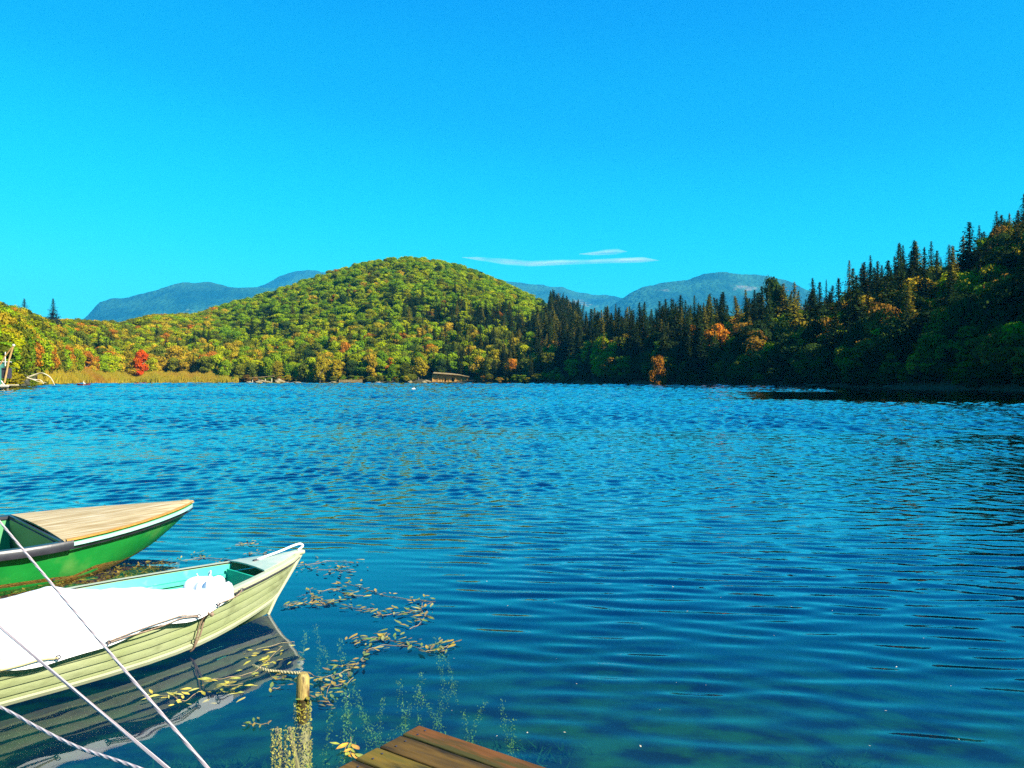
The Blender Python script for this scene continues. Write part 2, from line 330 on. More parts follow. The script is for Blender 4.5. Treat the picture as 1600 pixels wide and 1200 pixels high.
# ------------------------------------------------------------------ water
m, t, N, L = mat('lake_water'); out = N('ShaderNodeOutputMaterial')
at_ = N('ShaderNodeAttribute'); at_.attribute_name = 'ripple'; tc = N('ShaderNodeTexCoord'); mp = N('ShaderNodeMapping'); mp.inputs['Scale'].default_value = (2.4, 4.0, 1); L(tc.outputs['Object'], mp.inputs[0])
nz = N('ShaderNodeTexNoise'); nz.inputs['Scale'].default_value = 1.0; nz.inputs['Detail'].default_value = 3; L(mp.outputs[0], nz.inputs['Vector'])
bp_ = N('ShaderNodeBump'); bp_.inputs['Strength'].default_value = 1.0; L(nz.outputs[0], bp_.inputs['Height']); L(at_.outputs['Fac'], bp_.inputs['Distance'])
lw = N('ShaderNodeLayerWeight'); lw.inputs[0].default_value = 0.5; L(bp_.outputs[0], lw.inputs['Normal'])      # Schlick reflectance, the same from both sides
f5 = N('ShaderNodeMath'); f5.operation = 'POWER'; f5.inputs[1].default_value = 6.5; L(lw.outputs['Facing'], f5.inputs[0])
fr = N('ShaderNodeMath'); fr.operation = 'MULTIPLY_ADD'; fr.inputs[1].default_value = 2.5; fr.inputs[2].default_value = 0.02; fr.use_clamp = True; L(f5.outputs[0], fr.inputs[0])
gl = N('ShaderNodeBsdfGlossy'); gl.inputs['Roughness'].default_value = 0.03; L(bp_.outputs[0], gl.inputs['Normal'])
tp = N('ShaderNodeBsdfTransparent'); tp.inputs[0].default_value = (0.92, 0.97, 0.98, 1)
mx = N('ShaderNodeMixShader'); L(fr.outputs[0], mx.inputs[0]); L(tp.outputs[0], mx.inputs[1]); L(gl.outputs[0], mx.inputs[2]); L(mx.outputs[0], out.inputs[0])
va = N('ShaderNodeVolumePrincipled'); va.inputs['Color'].default_value = (0.001, 0.021, 0.070, 1); va.inputs['Density'].default_value = 0.27; va.inputs['Absorption Color'].default_value = (0.02, 0.30, 0.45, 1)
L(va.outputs[0], out.inputs['Volume'])
thw = np.concatenate([np.arange(-180, -40, 4.0), np.arange(-40, -36, 1.0), np.arange(-36, 36.01, 0.17), np.arange(37, 40.5, 1.0), np.arange(44, 180.1, 4.0)])
rw = [0.3, 0.8, 1.3, 1.8, 2.3]
while rw[-1] < 520:
    q = rw[-1]; rw.append(q+max(0.036, 0.0042*q))
rw = np.array(rw); T_, Q_ = np.meshgrid(np.radians(thw), rw); X, Y = Q_*np.sin(T_), Q_*np.cos(T_); DR = np.maximum(0.036, 0.0042*Q_)
U_ = 800+FPX*np.tan(np.clip(T_, -1.2, 1.2))
def waves(n, lo, hi, spread, slope, seed, bias=0.0, xr=None):
    """crests across the view; xr: range of crest length over wave length for short crested chop"""
    q = np.random.default_rng(seed); Z = np.zeros_like(X)
    for i in range(n):
        lam = math.exp(q.uniform(math.log(lo), math.log(hi))); ky = 2*math.pi/lam
        kx = ky*math.tan(np.clip(q.normal(bias, spread), -1.2, 1.2)) if xr is None else ky/q.uniform(*xr)*q.choice((-1, 1))
        Z += np.sin(kx*X+ky*Y+q.uniform(0, 6.28))*(slope*math.sqrt(2/n)/ky)
    return Z
patch = 0.75+0.35*np.sin(X*0.19+Y*0.31+1)*np.sin(X*0.11-Y*0.23+2)+0.25*np.sin(X*0.043+0.09*Y)*np.sin(Y*0.05+1.3)
calm_left = 1-0.93*ss(0.4, -1.4, X)*ss(11, 8.5, Q_)
lee = 1-0.93*np.maximum(ss(1040, 1230, U_)*ss(76, 88, Q_)*ss(150, 125, Q_), ss(1280, 1340, U_)*ss(66, 80, Q_))
swell = waves(18, 0.18, 0.44, 0.19, 0.072, 1, 0.06)*calm_left*(0.35+0.65*ss(16, 9, Q_))
fine = waves(14, 0.2, 0.42, 0.25, 0.030, 2)*ss(5.5, 9, Q_)*patch*calm_left
XR = (0.7, 2.6)
chop = waves(44, 0.34, 0.75, 0, 0.125, 3, xr=XR)*ss(9.5, 19, Q_)*ss(40, 28, Q_)*np.clip(patch, 0.3, 1.4)
far = waves(40, 0.7, 1.5, 0, 0.175, 4, xr=XR)*ss(26, 40, Q_)*ss(95, 70, Q_)*(0.9+0.25*np.clip(patch, 0.2, 1.3))+waves(36, 1.6, 3.6, 0, 0.19, 9, xr=XR)*ss(70, 95, Q_)*ss(230, 180, Q_)*lee+waves(36, 4.0, 9.0, 0, 0.20, 10, xr=XR)*ss(180, 230, Q_)*lee
Zw = swell+fine+chop+far
RIP = (0.010*ss(6, 10, Q_)+0.012*ss(10, 22, Q_)+0.015*ss(30, 80, Q_))*lee*np.where(Q_ < 12, calm_left, 1)
me = mesh_np('lake_water', np.stack([X, Y, Zw], -1).reshape(-1, 3), polar_faces(*X.shape), True)
ra = me.attributes.new('ripple', 'FLOAT', 'POINT'); ra.data.foreach_set('value', RIP.astype(np.float32).ravel())
tag(link('lake_water', me, m), kind='structure')
def water_z(p):
    return 0.0

# ------------------------------------------------------------------ trees
def quads(C, Nn, size, q, aspect=1.0):
    """leaf quads at centres C facing Nn"""
    n = len(C); ref = q.normal(size=(n, 3)); a = np.cross(Nn, ref); a /= np.linalg.norm(a, axis=1)[:, None]+1e-9; b = np.cross(Nn, a); b /= np.linalg.norm(b, axis=1)[:, None]+1e-9
    s = np.asarray(size)*q.uniform(0.6, 1.3, n)[:, None]
    V = np.stack([C-a*s*0.5, C+b*s*0.35*aspect, C+a*s*0.5, C-b*s*0.35*aspect], 1).reshape(-1, 3)
    return V, np.arange(4*n).reshape(-1, 4)
def broad_crown(seed, h=10.0, w=8.5, nclump=34, per=95, leaf=0.62, low=0.22, lean=0.0):
    """unit tree: height h, crown width w"""
    q = np.random.default_rng(seed); C = []; Nn = []
    for i in range(nclump):
        z = q.uniform(0.0, 1.0); a = q.uniform(0, 2*math.pi)
        rad = math.sqrt(max(0.05, 1-(2*z-0.95)**2))*q.uniform(0.45, 0.95)
        c = np.array([math.cos(a)*rad*w*0.36, math.sin(a)*rad*w*0.36, h*(low+0.06+(0.86-low)*z)])
        c += q.normal(0, 0.25, 3); cr = w*q.uniform(0.13, 0.22)
        d = q.normal(size=(per, 3)); d[:, 2] = d[:, 2]*0.8+0.35; d /= np.linalg.norm(d, axis=1)[:, None]
        C.append(c+d*cr*q.uniform(0.65, 1.08, per)[:, None]*np.array([1, 1, 0.8])); nn = d+q.normal(0, 0.45, (per, 3)); Nn.append(nn/np.linalg.norm(nn, axis=1)[:, None])
    return quads(np.concatenate(C), np.concatenate(Nn), leaf, q)
def broad_trunk(seed, h=10.0, w=8.5):
    q = random.Random(seed); b = MB(); top = Vector((q.uniform(-.3, .3), q.uniform(-.3, .3), h*0.75))
    b.tube(bez([(0, 0, -1.0), (0.05, 0, h*0.3), top*0.75+Vector((0.1, 0.1, 0)), top], 3), [0.24, .22, .2, .18, .17, .15, .12, .1, .06, .04], 6)
    for i in range(6):
        z = h*q.uniform(0.25, 0.55); a = q.uniform(0, 6.28); e = Vector((math.cos(a)*w*0.33, math.sin(a)*w*0.33, z+h*q.uniform(0.12, 0.28)))
        b.tube([(0, 0, z), e*0.5+Vector((0, 0, z*0.45)), e], [0.1, 0.07, 0.03], 5)
    return b
def conifer_crown(seed, h=20.0, w=6.0, bare=0.08, leaf=0.75, dense=1.0):
    q = np.random.default_rng(seed); C = []; Nn = []; Sz = []; z = h*bare
    while z < h*0.99:
        f = 1-(z-h*bare)/(h*(1-bare)); L_ = w*0.5*(f**0.85)*q.uniform(0.75, 1.12)+0.05; nb = int(12*f*dense)+7; a0 = q.uniform(0, 6.28); sz_ = 0.32+0.85*min(1, f*1.3)
        for k in range(nb):
            a = a0+2*math.pi*k/nb+q.normal(0, 0.15); l = L_*q.uniform(0.7, 1.1); n = max(3, int(l/0.26))
            t = np.linspace(0.12, 1, n); dr = -0.25*l*t**1.6+0.06*l
            x = np.cos(a)*l*t; y = np.sin(a)*l*t; P = np.stack([x, y, z+dr], 1)+q.normal(0, 0.09, (n, 3)); C.append(P); Sz.append(np.full(n, sz_))
            nn = np.stack([np.cos(a)*0.45*np.ones(n), np.sin(a)*0.45*np.ones(n), np.ones(n)], 1)+q.normal(0, 0.35, (n, 3)); Nn.append(nn/np.linalg.norm(nn, axis=1)[:, None])
        z += h*0.036*q.uniform(0.8, 1.2)*(0.28+0.72*f)
    return quads(np.concatenate(C), np.concatenate(Nn), leaf*np.concatenate(Sz)[:, None], q, 1.0)
def conifer_trunk(h=20.0):
    b = MB(); b.tube([(0, 0, -1), (0, 0, h*0.3), (0, 0, h*0.7), (0, 0, h)], [0.28, 0.22, 0.12, 0.02], 6); return b
proto = {'broad': [], 'conifer': []}
fcol = bpy.data.collections.new('forest_trees')
def proto_add(kind, V, F, tb, H, W):
    cm = mesh_np('crown', V, F); cm.materials.append(M['leaf_obj'])
    tm = bpy.data.meshes.new('trunk'); tm.from_pydata([tuple(p) for p in tb.v], [], tb.f); tm.update(); tm.materials.append(M['bark'])
    # both in one mesh for the far forest
    jm = bpy.data.meshes.new('forest_tree'); fv = [tuple(p) for p in V]+[tuple(p) for p in tb.v]; n = len(V)
    jm.from_pydata(fv, [], [tuple(f) for f in F]+[tuple(i+n for i in f) for f in tb.f]); jm.materials.append(M['leaf_inst']); jm.materials.append(M['bark'])
    jm.polygons.foreach_set('material_index', [0]*len(F)+[1]*len(tb.f)); jm.update()
    o = bpy.data.objects.new('forest_tree', jm); fcol.objects.link(o)
    proto[kind].append((cm, tm, len(fcol.objects)-1, H, W))
for i, (h, w_, nc, low) in enumerate([(10, 8.5, 36, 0.20), (10, 7.2, 32, 0.16), (10, 9.6, 40, 0.26), (10, 8.0, 30, 0.12), (10, 6.0, 30, 0.15)]):
    proto_add('broad', *broad_crown(20+i, h, w_, nc, 100, 0.60, low), broad_trunk(i, h, w_), h, w_)
for i, (h, w_, bare, dn) in enumerate([(20, 6.4, 0.06, 1.0), (20, 5.2, 0.12, 0.9), (20, 7.2, 0.10, 0.8), (20, 5.8, 0.28, 0.7)]):
    proto_add('conifer', *conifer_crown(40+i, h, w_, bare, 0.72, dn), conifer_trunk(h), h, w_)

PAL = {'green': [(0.145, 0.230, 0.006), (0.170, 0.250, 0.006), (0.110, 0.200, 0.008), (0.185, 0.255, 0.006)],
       'yellow-green': [(0.230, 0.285, 0.005), (0.260, 0.300, 0.005), (0.260, 0.265, 0.005)],
       'olive': [(0.110, 0.125, 0.010), (0.130, 0.135, 0.010), (0.095, 0.115, 0.010)],
       'golden': [(0.330, 0.240, 0.010), (0.290, 0.230, 0.010), (0.360, 0.240, 0.014)],
       'orange': [(0.380, 0.140, 0.010), (0.340, 0.130, 0.012)],
       'brown': [(0.210, 0.115, 0.014), (0.250, 0.125, 0.014)],
       'dark green': [(0.026, 0.050, 0.010), (0.034, 0.060, 0.010)],
       'spruce': [(0.014, 0.028, 0.008), (0.020, 0.036, 0.008), (0.030, 0.042, 0.008)],
       'larch': [(0.120, 0.115, 0.012), (0.170, 0.140, 0.014)],
       'blue': [(0.030, 0.050, 0.060)], 'red': [(0.60, 0.075, 0.006)]}
def pick(d):
    k = random.choices(list(d), list(d.values()))[0]; return k
trees = []           # kind, x, y, z, height, width, colour name, tint, forced
def add_tree(kind, x, y, H, W, cname, forced=None):
    z = float(ground(np.array([x]), np.array([y]))[0]); c = random.choice(PAL[cname]); v = random.uniform(0.72, 1.18)
    trees.append([kind, x, y, z, H, W, cname, tuple(min(1, a*v) for a in c), forced])
special = [     # (u, distance, top row, kind, width, colour, label)
    (1530, 318, 327, 'conifer', 7.5, 'spruce', 'tallest spruce breaking the skyline on the right ridge'),
    (1455, 322, 372, 'conifer', 8.5, 'spruce', 'broad pointed spruce on the ridge left of the tallest one'),
    (1411, 330, 382, 'conifer', 8.0, 'spruce', 'pointed dark spruce above the right slope, left of a broader one'),
    (1490, 318, 384, 'conifer', 7.0, 'spruce', 'small dark spruce tip in the dip beside the tallest spruce'),
    (1360, 290, 398, 'conifer', 7.5, 'spruce', 'tall narrow dark spruce standing in front of the right slope'),
    (1327, 300, 406, 'conifer', 8.0, 'larch', 'tall brownish conifer at the left end of the right ridge'),
    (1392, 285, 425, 'conifer', 7.0, 'spruce', 'tall dark conifer column in the middle of the right slope'),
    (1291, 345, 436, 'conifer', 4.5, 'spruce', 'thin spruce spike at the foot of the right ridge'),
    (83, 455, 466, 'conifer', 9.5, 'blue', 'bluish bare conifer standing clear on the left skyline'),
    (38, 450, 466, 'conifer', 9.5, 'blue', 'bluish conifer at the left edge of the skyline'),
    (962, 395, 474, 'conifer', 6.5, 'spruce', 'pointed spruce before the gap between the mountains'),
    (925, 400, 482, 'conifer', 6.0, 'spruce', 'dark spruce tip at the right foot of the green hill'),
    (1040, 370, 467, 'conifer', 5.5, 'spruce', 'spruce tip below the middle of the right mountain'),
    (895, 440, 480, 'conifer', 6.5, 'spruce', 'dark spruce where the green hill runs down behind the wood'),
    (220, 447, 546, 'broad', 9.0, 'red', 'bright red tree on the left shore'),
    (104, 392, 540, 'broad', 10.0, 'orange', 'orange tree near the bare branches on the left shore'),
    (172, 446, 549, 'broad', 14.0, 'orange', 'wide orange tree behind the rowing boat'),
    (207, 446, 562, 'broad', 9.0, 'golden', 'golden tree under the bright red one'),
    (275, 470, 540, 'broad', 14.0, 'golden', 'large round golden tree right of the red one'),
    (1165, 300, 452, 'conifer', 8.5, 'larch', 'tall golden larch in front of the right mountain'),
    (1210, 305, 436, 'broad', 12.0, 'dark green', 'tall dark green tree beside the golden larch'),
    (895, 408, 552, 'broad', 8.0, 'orange', 'orange bush like tree at the right end of the sunlit shore'),
    (580, 452, 552, 'broad', 8.5, 'golden', 'golden tree at the water edge under the green hill'),
    (500, 452, 556, 'broad', 8.5, 'golden', 'yellow tree at the water edge left of the golden one'),
    (1028, 288, 556, 'broad', 7.0, 'orange', 'small orange tree low on the shaded shore'),
    (1120, 286, 501, 'broad', 11.0, 'orange', 'broad orange tree below the right mountain'),
    (1180, 260, 512, 'broad', 9.0, 'brown', 'russet tree under the golden larch'),
    (1300, 232, 490, 'broad', 9.0, 'brown', 'russet tree in front of the tall conifer columns'),
    (1420, 222, 486, 'broad', 10.0, 'green', 'round green tree catching light on the right slope'),
    (1490, 230, 425, 'broad', 12.5, 'yellow-green', 'large light green tree halfway up the right slope'),
    (1535, 190, 475, 'broad', 13.0, 'green', 'broad green tree low on the right slope'),
    (1585, 195, 488, 'broad', 7.0, 'orange', 'glowing orange tree at the right edge'),
    (1440, 188, 535, 'broad', 6.0, 'orange', 'small orange tree low on the dark right slope'),
    (1065, 330, 480, 'conifer', 6.5, 'larch', 'yellowish slender conifer among dark spruces'),
    (1570, 300, 345, 'broad', 11.0, 'dark green', 'dark tree at the top right corner of the ridge')]
for u, D, row, kind, W, cname, lab in special:
    x = (u-800)/FPX*D; z = float(ground(np.array([x]), np.array([D]))[0]); H = EYE+(HOR-row)/FPX*D-z
    H = min(max(H, 6.0), 30.0); add_tree(kind, x, D, H, W*(1.35 if kind == 'conifer' else 1), cname, lab)
sp_xy = np.array([(t_[1], t_[2]) for t_ in trees])
gs = 4.9
gx, gy = np.meshgrid(np.arange(-760, 900, gs), np.arange(30, 1120, gs)); P = np.stack([gx.ravel(), gy.ravel()], 1)+rng.uniform(-0.42, 0.42, (gx.size, 2))*gs
th = np.degrees(np.arctan2(P[:, 0], P[:, 1])); r = np.hypot(P[:, 0], P[:, 1]); rs = shore_r(th)
rtA = np.interp(th, A_[:, 0], A_[:, 1]); rtB = np.interp(th, B_[:, 0], B_[:, 1]); u = 800+FPX*np.tan(np.radians(np.clip(th, -80, 80)))
keep = (np.abs(th) < 62) & ((np.abs(th) < 39) | (r < rs+130)) & (r > rs+2.5) & (r < np.where(u < 905, rtA*1.06, rtB*1.10))
keep &= ~((u > 110) & (u < 350) & (r < rs+12))          # the reed belt stays open
keep &= ~((u > 655) & (u < 745) & (r < rs+9))           # room for the hut
keep &= ~((u < 60) & (r < rs+6))
P, th, r, rs, u, rtA, rtB = [a[keep] for a in (P, th, r, rs, u, rtA, rtB)]
GZt = ground(P[:, 0], P[:, 1])
for i in range(len(P)):
    x, y = P[i]; s = r[i]-rs[i]; ui = u[i]
    dd = np.hypot(sp_xy[:, 0]-x, sp_xy[:, 1]-y)
    if dd.min() < 4.5: continue
    sA = s/max(rtA[i]-rs[i], 1)
    if ui < 860:
        near_c = 0.58*float(ss(600, 820, ui))*float(ss(0.5, 0.25, sA))+0.10*float(ss(0.5, 0.2, sA))
    else:
        near_c = 0.58 if ui < 1130 else (0.21 if ui < 1280 else 0.14)
        if s < 14: near_c *= 0.25
    if random.random() < near_c:
        big = ui > 840
        H = random.uniform(18, 28) if big else random.uniform(12, 18)
        if s < 20: H *= 0.8
        add_tree('conifer', x, y, H, H*random.uniform(0.36, 0.52), pick({'spruce': 0.72, 'dark green': 0.14, 'larch': 0.14}) )
    else:
        if ui < 860:
            if sA < 0.22:
                pal = {'golden': .20, 'yellow-green': .26, 'olive': .22, 'orange': .04, 'green': .2, 'dark green': .08} if ui > 340 else {'golden': .38, 'yellow-green': .16, 'olive': .26, 'orange': .09, 'green': .11}; H = random.uniform(9, 15)
            elif ui < 340:
                pal = {'golden': .20, 'yellow-green': .28, 'olive': .28, 'orange': .03, 'green': .21}; H = random.uniform(6.5, 11)
            else:
                g = sA; zn = math.sin(x*0.031+y*0.012)+math.sin(y*0.043-x*0.017+2)+0.7*math.sin(x*0.09+y*0.07); pal = {'dark green': 0.04+0.10*max(0, zn), 'green': .42+.42*g+0.25*zn*(zn > 0), 'yellow-green': .30, 'olive': .22*(1-g)+.05, 'golden': .04*(1-g)+.006, 'orange': .015*(1-g), 'brown': .006}; H = random.uniform(4.5, 7.5) if random.random() < .6 else random.uniform(7, 11.5)
        else:
            low_ = s < 75 and ui > 980  # low on the right slope the shade is put into darker leaf colours
            pal = {'golden': .09, 'orange': .05, 'brown': .12, 'olive': .22, 'green': .10, 'dark green': .28, 'spruce': .14} if low_ else {'golden': .22, 'orange': .06, 'brown': .15, 'olive': .28, 'green': .10, 'dark green': .15, 'spruce': .04} if ui > 1280 else {'golden': .20, 'orange': .05, 'brown': .10, 'olive': .28, 'green': .18, 'dark green': .14, 'yellow-green': .05}
            H = random.uniform(10, 17) if s > 14 else random.uniform(5, 11)
        add_tree('broad', x, y, H, H*random.uniform(0.70, 1.25) if H < 13 and ui < 860 and sA > 0.22 else H*random.uniform(0.66, 0.98) if H < 13 else H*random.uniform(0.58, 0.80), pick(pal))
nb = 0
for tb_ in np.arange(-61, 61, 0.6):
    rs_ = float(shore_r(tb_))
    for k in range(3):
        t2 = tb_+random.uniform(-.3, .3); r2 = rs_+random.uniform(0.6, 5.5); x, y = r2*math.sin(R(t2)), r2*math.cos(R(t2)); ui = 800+FPX*x/y
        if 655 < ui < 740 or 85 < ui < 360: continue
        H = random.uniform(2.2, 4.5); add_tree('broad', x, y, H, H*random.uniform(1.1, 1.5), pick({'golden': .15, 'olive': .35, 'green': .3, 'brown': .2} if ui < 880 else {'dark green': .5, 'spruce': .4, 'olive': .1})); trees[-1].append('bush')
# which trees show largest: front to back cover of a coarse picture
order = sorted(range(len(trees)), key=lambda i: trees[i][2]**2+trees[i][1]**2)
K = 0.5; cov = np.zeros((360, 900), bool); vis = np.zeros(len(trees))
for i in order:
    kind, x, y, z, H, W = trees[i][:6]
    px = ((x/y*FPX)+800)*K; hw = W*0.42/y*FPX*K; y0 = (HOR-(z+H*0.96-EYE)/y*FPX)*K; y1 = (HOR-(z+H*0.12-EYE)/y*FPX)*K
    a, b_, c, d = int(px-hw), int(px+hw)+1, int(max(y0, 0)), int(max(y1, 0))+1
    a = max(a, 0); b_ = min(b_, 800)
    if b_ <= a or d <= c: continue
    sub = cov[c:d, a:b_]; vis[i] = sub.size-sub.sum(); sub[:] = True
single = set(i for i in range(len(trees)) if trees[i][8])
for kind in ('broad', 'conifer'):
    idx = sorted([i for i in range(len(trees)) if trees[i][0] == kind and vis[i] > 0 and len(trees[i]) == 9], key=lambda i: -vis[i])
    have = sum(1 for i in single if trees[i][0] == kind); single |= set([i for i in idx if i not in single][:298-have])
LM = [(15, 'bathing platform'), (104, 'branch side orange tree'), (220, 'bright red tree'), (275, 'round golden tree'), (420, 'pale rocks'), (500, 'yellow shore tree'), (580, 'golden shore tree'), (703, 'wooden hut'),
      (895, 'orange shore tree'), (962, 'pointed gap spruce'), (1028, 'small low orange tree'), (1120, 'broad orange tree'), (1165, 'golden larch'), (1210, 'tall dark tree'), (1300, 'russet tree'), (1360, 'tall narrow spruce'),
      (1420, 'round green tree'), (1490, 'big light tree'), (1530, 'tallest ridge spruce'), (1585, 'glowing orange tree')]
def zone(x, y):
    ui = x/y*FPX+800; th_ = math.degrees(math.atan2(x, y)); s = math.hypot(x, y)-float(shore_r(th_))
    row = 'at the water edge' if s < 16 else 'near the shore' if s < 60 else 'partway up' if s < 130 else 'high up'
    lm = min(LM, key=lambda q: abs(q[0]-ui)); return row, ('left' if ui < lm[0] else 'right'), lm[1]
labs = {}
for i in sorted(single):
    kind, x, y, z, H, W, cname, tint, forced = trees[i][:9]
    row, side, lm = zone(x, y); size = 'tall ' if H > (20 if kind == 'conifer' else 13) else ('low ' if H < (15 if kind == 'conifer' else 9) else '')
    cn = {'spruce': 'dark', 'larch': 'yellowish', 'blue': 'bluish'}.get(cname, cname)
    labs[i] = forced or f"{size}{cn} {'leafy tree' if kind == 'broad' else 'conifer'} {row} {side} of the {lm}"
same = {}
for i, l in labs.items(): same.setdefault(l, []).append(i)
for l, ii in same.items():
    if len(ii) < 2: continue
    ii.sort(key=lambda i: trees[i][1]/trees[i][2])
    for k, i in enumerate(ii):
        if len(ii) == 2: labs[i] = ('left ' if k == 0 else 'right ')+l
        else:
            o_ = 'leftmost' if k == 0 else 'rightmost' if k == len(ii)-1 else ['', 'second', 'third', 'fourth', 'fifth', 'sixth', 'seventh', 'eighth', 'ninth', 'tenth', 'eleventh', 'twelfth', 'thirteenth', 'fourteenth', 'fifteenth', 'sixteenth', 'seventeenth', 'eighteenth', 'nineteenth', 'twentieth'][min(k, 19)]
            labs[i] = ' '.join((o_+' '+l).replace('yellow-green', 'lime').split())
for i in labs:
    if len(labs[i].split()) > 15: labs[i] = labs[i].replace('leafy ', '').replace('dark green', 'dark')
for i in sorted(single):
    kind, x, y, z, H, W, cname, tint, forced = trees[i][:9]
    p = random.choice(proto[kind]); cm, tm, _, h0, w0 = p
    if i < len(special) and kind == 'conifer': p = proto[kind][0 if W < 8 else 2]; cm, tm, _, h0, w0 = p
    nm = 'broadleaf_tree' if kind == 'broad' else 'conifer_tree'
    e = empty(nm, (x, y, z), random.uniform(0, 6.28)); e.scale = (W/w0, W/w0, H/h0)
    c = link('crown', cm, None, e); c.color = (*tint, 1); link('trunk', tm, None, e)
    tag(e, labs[i], 'tree', 'leafy trees round the lake' if kind == 'broad' else 'conifers round the lake')
# the rest of the wood as one mass
rest = [i for i in range(len(trees)) if i not in single]
me = bpy.data.meshes.new('hillside_forest'); n = len(rest); me.vertices.add(n)
me.vertices.foreach_set('co', np.array([trees[i][1:4] for i in rest], np.float32).ravel())
idx = []; scl = []
for i in rest:
    p = random.choice(proto[trees[i][0]]); idx.append(p[2]); scl.append((trees[i][5]/p[4], trees[i][5]/p[4], trees[i][4]/p[3]))
a = me.attributes.new('idx', 'INT', 'POINT'); a.data.foreach_set('value', np.array(idx, np.int32))
a = me.attributes.new('scl', 'FLOAT_VECTOR', 'POINT'); a.data.foreach_set('vector', np.array(scl, np.float32).ravel())
a = me.attributes.new('spin', 'FLOAT_VECTOR', 'POINT'); a.data.foreach_set('vector', np.array([(random.gauss(0, .09), random.gauss(0, .09), random.uniform(0, 6.28)) for _ in rest], np.float32).ravel())
a = me.attributes.new('tint', 'FLOAT_COLOR', 'POINT'); a.data.foreach_set('color', np.array([(*trees[i][7], 1) for i in rest], np.float32).ravel())
fo = link('hillside_forest', me); tag(fo, kind='stuff')
g = bpy.data.node_groups.new('forest', 'GeometryNodeTree'); g.interface.new_socket('Geometry', in_out='INPUT', socket_type='NodeSocketGeometry'); g.interface.new_socket('Geometry', in_out='OUTPUT', socket_type='NodeSocketGeometry')
gi = g.nodes.new('NodeGroupInput'); go = g.nodes.new('NodeGroupOutput'); ip = g.nodes.new('GeometryNodeInstanceOnPoints'); ci = g.nodes.new('GeometryNodeCollectionInfo')
ci.inputs['Collection'].default_value = fcol; ci.inputs['Separate Children'].default_value = True; ci.inputs['Reset Children'].default_value = True
def attr(nm, ty):
    q = g.nodes.new('GeometryNodeInputNamedAttribute'); q.data_type = ty; q.inputs['Name'].default_value = nm; return q.outputs['Attribute']
e2r = g.nodes.new('FunctionNodeEulerToRotation'); g.links.new(attr('spin', 'FLOAT_VECTOR'), e2r.inputs[0])
g.links.new(gi.outputs[0], ip.inputs['Points']); g.links.new(ci.outputs[0], ip.inputs['Instance']); ip.inputs['Pick Instance'].default_value = True
g.links.new(attr('idx', 'INT'), ip.inputs['Instance Index']); g.links.new(attr('scl', 'FLOAT_VECTOR'), ip.inputs['Scale']); g.links.new(e2r.outputs[0], ip.inputs['Rotation'])
g.links.new(ip.outputs[0], go.inputs[0])
md = fo.modifiers.new('forest', 'NODES'); md.node_group = g
print('TREES', len(trees), 'single', len(single), 'rest', len(rest))
#PART2
# ------------------------------------------------------------------ materials of the near things
M['alu'] = surf('painted_hull', (0.234, 0.261, 0.113), (0.281, 0.300, 0.156), 3, 0.45, 0.002, c3=(0.187, 0.203, 0.094), c3scale=5, stretch=(1, 1, 2), bscale=30)
M['alu_rail'] = surf('hull_rail', (0.400, 0.408, 0.264), (0.352, 0.360, 0.224), 5, 0.4, 0.001, bscale=40)
M['deck_grey'] = surf('deck_paint', (0.255, 0.338, 0.270), (0.315, 0.375, 0.300), 6, 0.5, 0.001, c3=(0.375, 0.390, 0.300), c3scale=9)
M['turquoise'] = surf('turquoise_paint', (0.009, 0.359, 0.211), (0.016, 0.406, 0.257), 4, 0.45, 0.001, c3=(0.125, 0.390, 0.296), c3scale=12, c3lo=0.6, c3hi=0.75)
M['green'] = surf('green_paint', (0.007, 0.226, 0.034), (0.013, 0.288, 0.043), 3, 0.42, 0.003, c3=(0.154, 0.346, 0.077), c3scale=2.6, c3lo=0.5, c3hi=0.8, bscale=9)
M['green_in'] = surf('green_inside', (0.016, 0.160, 0.048), (0.040, 0.216, 0.064), 5, 0.6, 0.002, c3=(0.160, 0.208, 0.064), c3scale=14, c3lo=0.6, c3hi=0.7)
M['slime'] = surf('waterline_growth', (0.30, 0.15, 0.02), (0.16, 0.10, 0.02), 14, 0.8, 0.01, c3=(0.12, 0.15, 0.03), c3scale=9)
M['ply'] = surf('weathered_boards', (0.470, 0.361, 0.193), (0.286, 0.185, 0.067), 4, 0.75, 0.003, c3=(0.504, 0.420, 0.269), c3scale=2.2, stretch=(0.7, 5, 5), bscale=12)
M['orange_wood'] = surf('varnished_edge', (0.468, 0.238, 0.043), (0.357, 0.162, 0.025), 8, 0.5, 0.001, stretch=(0.6, 5, 5))
M['rubber'] = surf('black_rubber', (0.012, 0.012, 0.016), (0.025, 0.022, 0.03), 6, 0.35, 0.001)
M['pale_blue'] = surf('pale_blue_rail', (0.246, 0.426, 0.410), (0.312, 0.459, 0.426), 5, 0.4)
M['tarp'] = surf('white_tarpaulin', (0.720, 0.720, 0.702), (0.747, 0.747, 0.729), 3, 0.55, 0.006, bscale=5, spec=0.3)
M['white_metal'] = surf('white_tube', (0.78, 0.78, 0.72), (0.7, 0.7, 0.62), 10, 0.35)
M['cord'] = surf('brown_cord', (0.30, 0.20, 0.13), (0.16, 0.10, 0.07), 60, 0.8)
M['tan_cord'] = surf('tan_cord', (0.55, 0.46, 0.22), (0.42, 0.33, 0.15), 60, 0.8)
M['dark'] = surf('dark_metal', (0.03, 0.025, 0.04), (0.05, 0.04, 0.05), 20, 0.5)
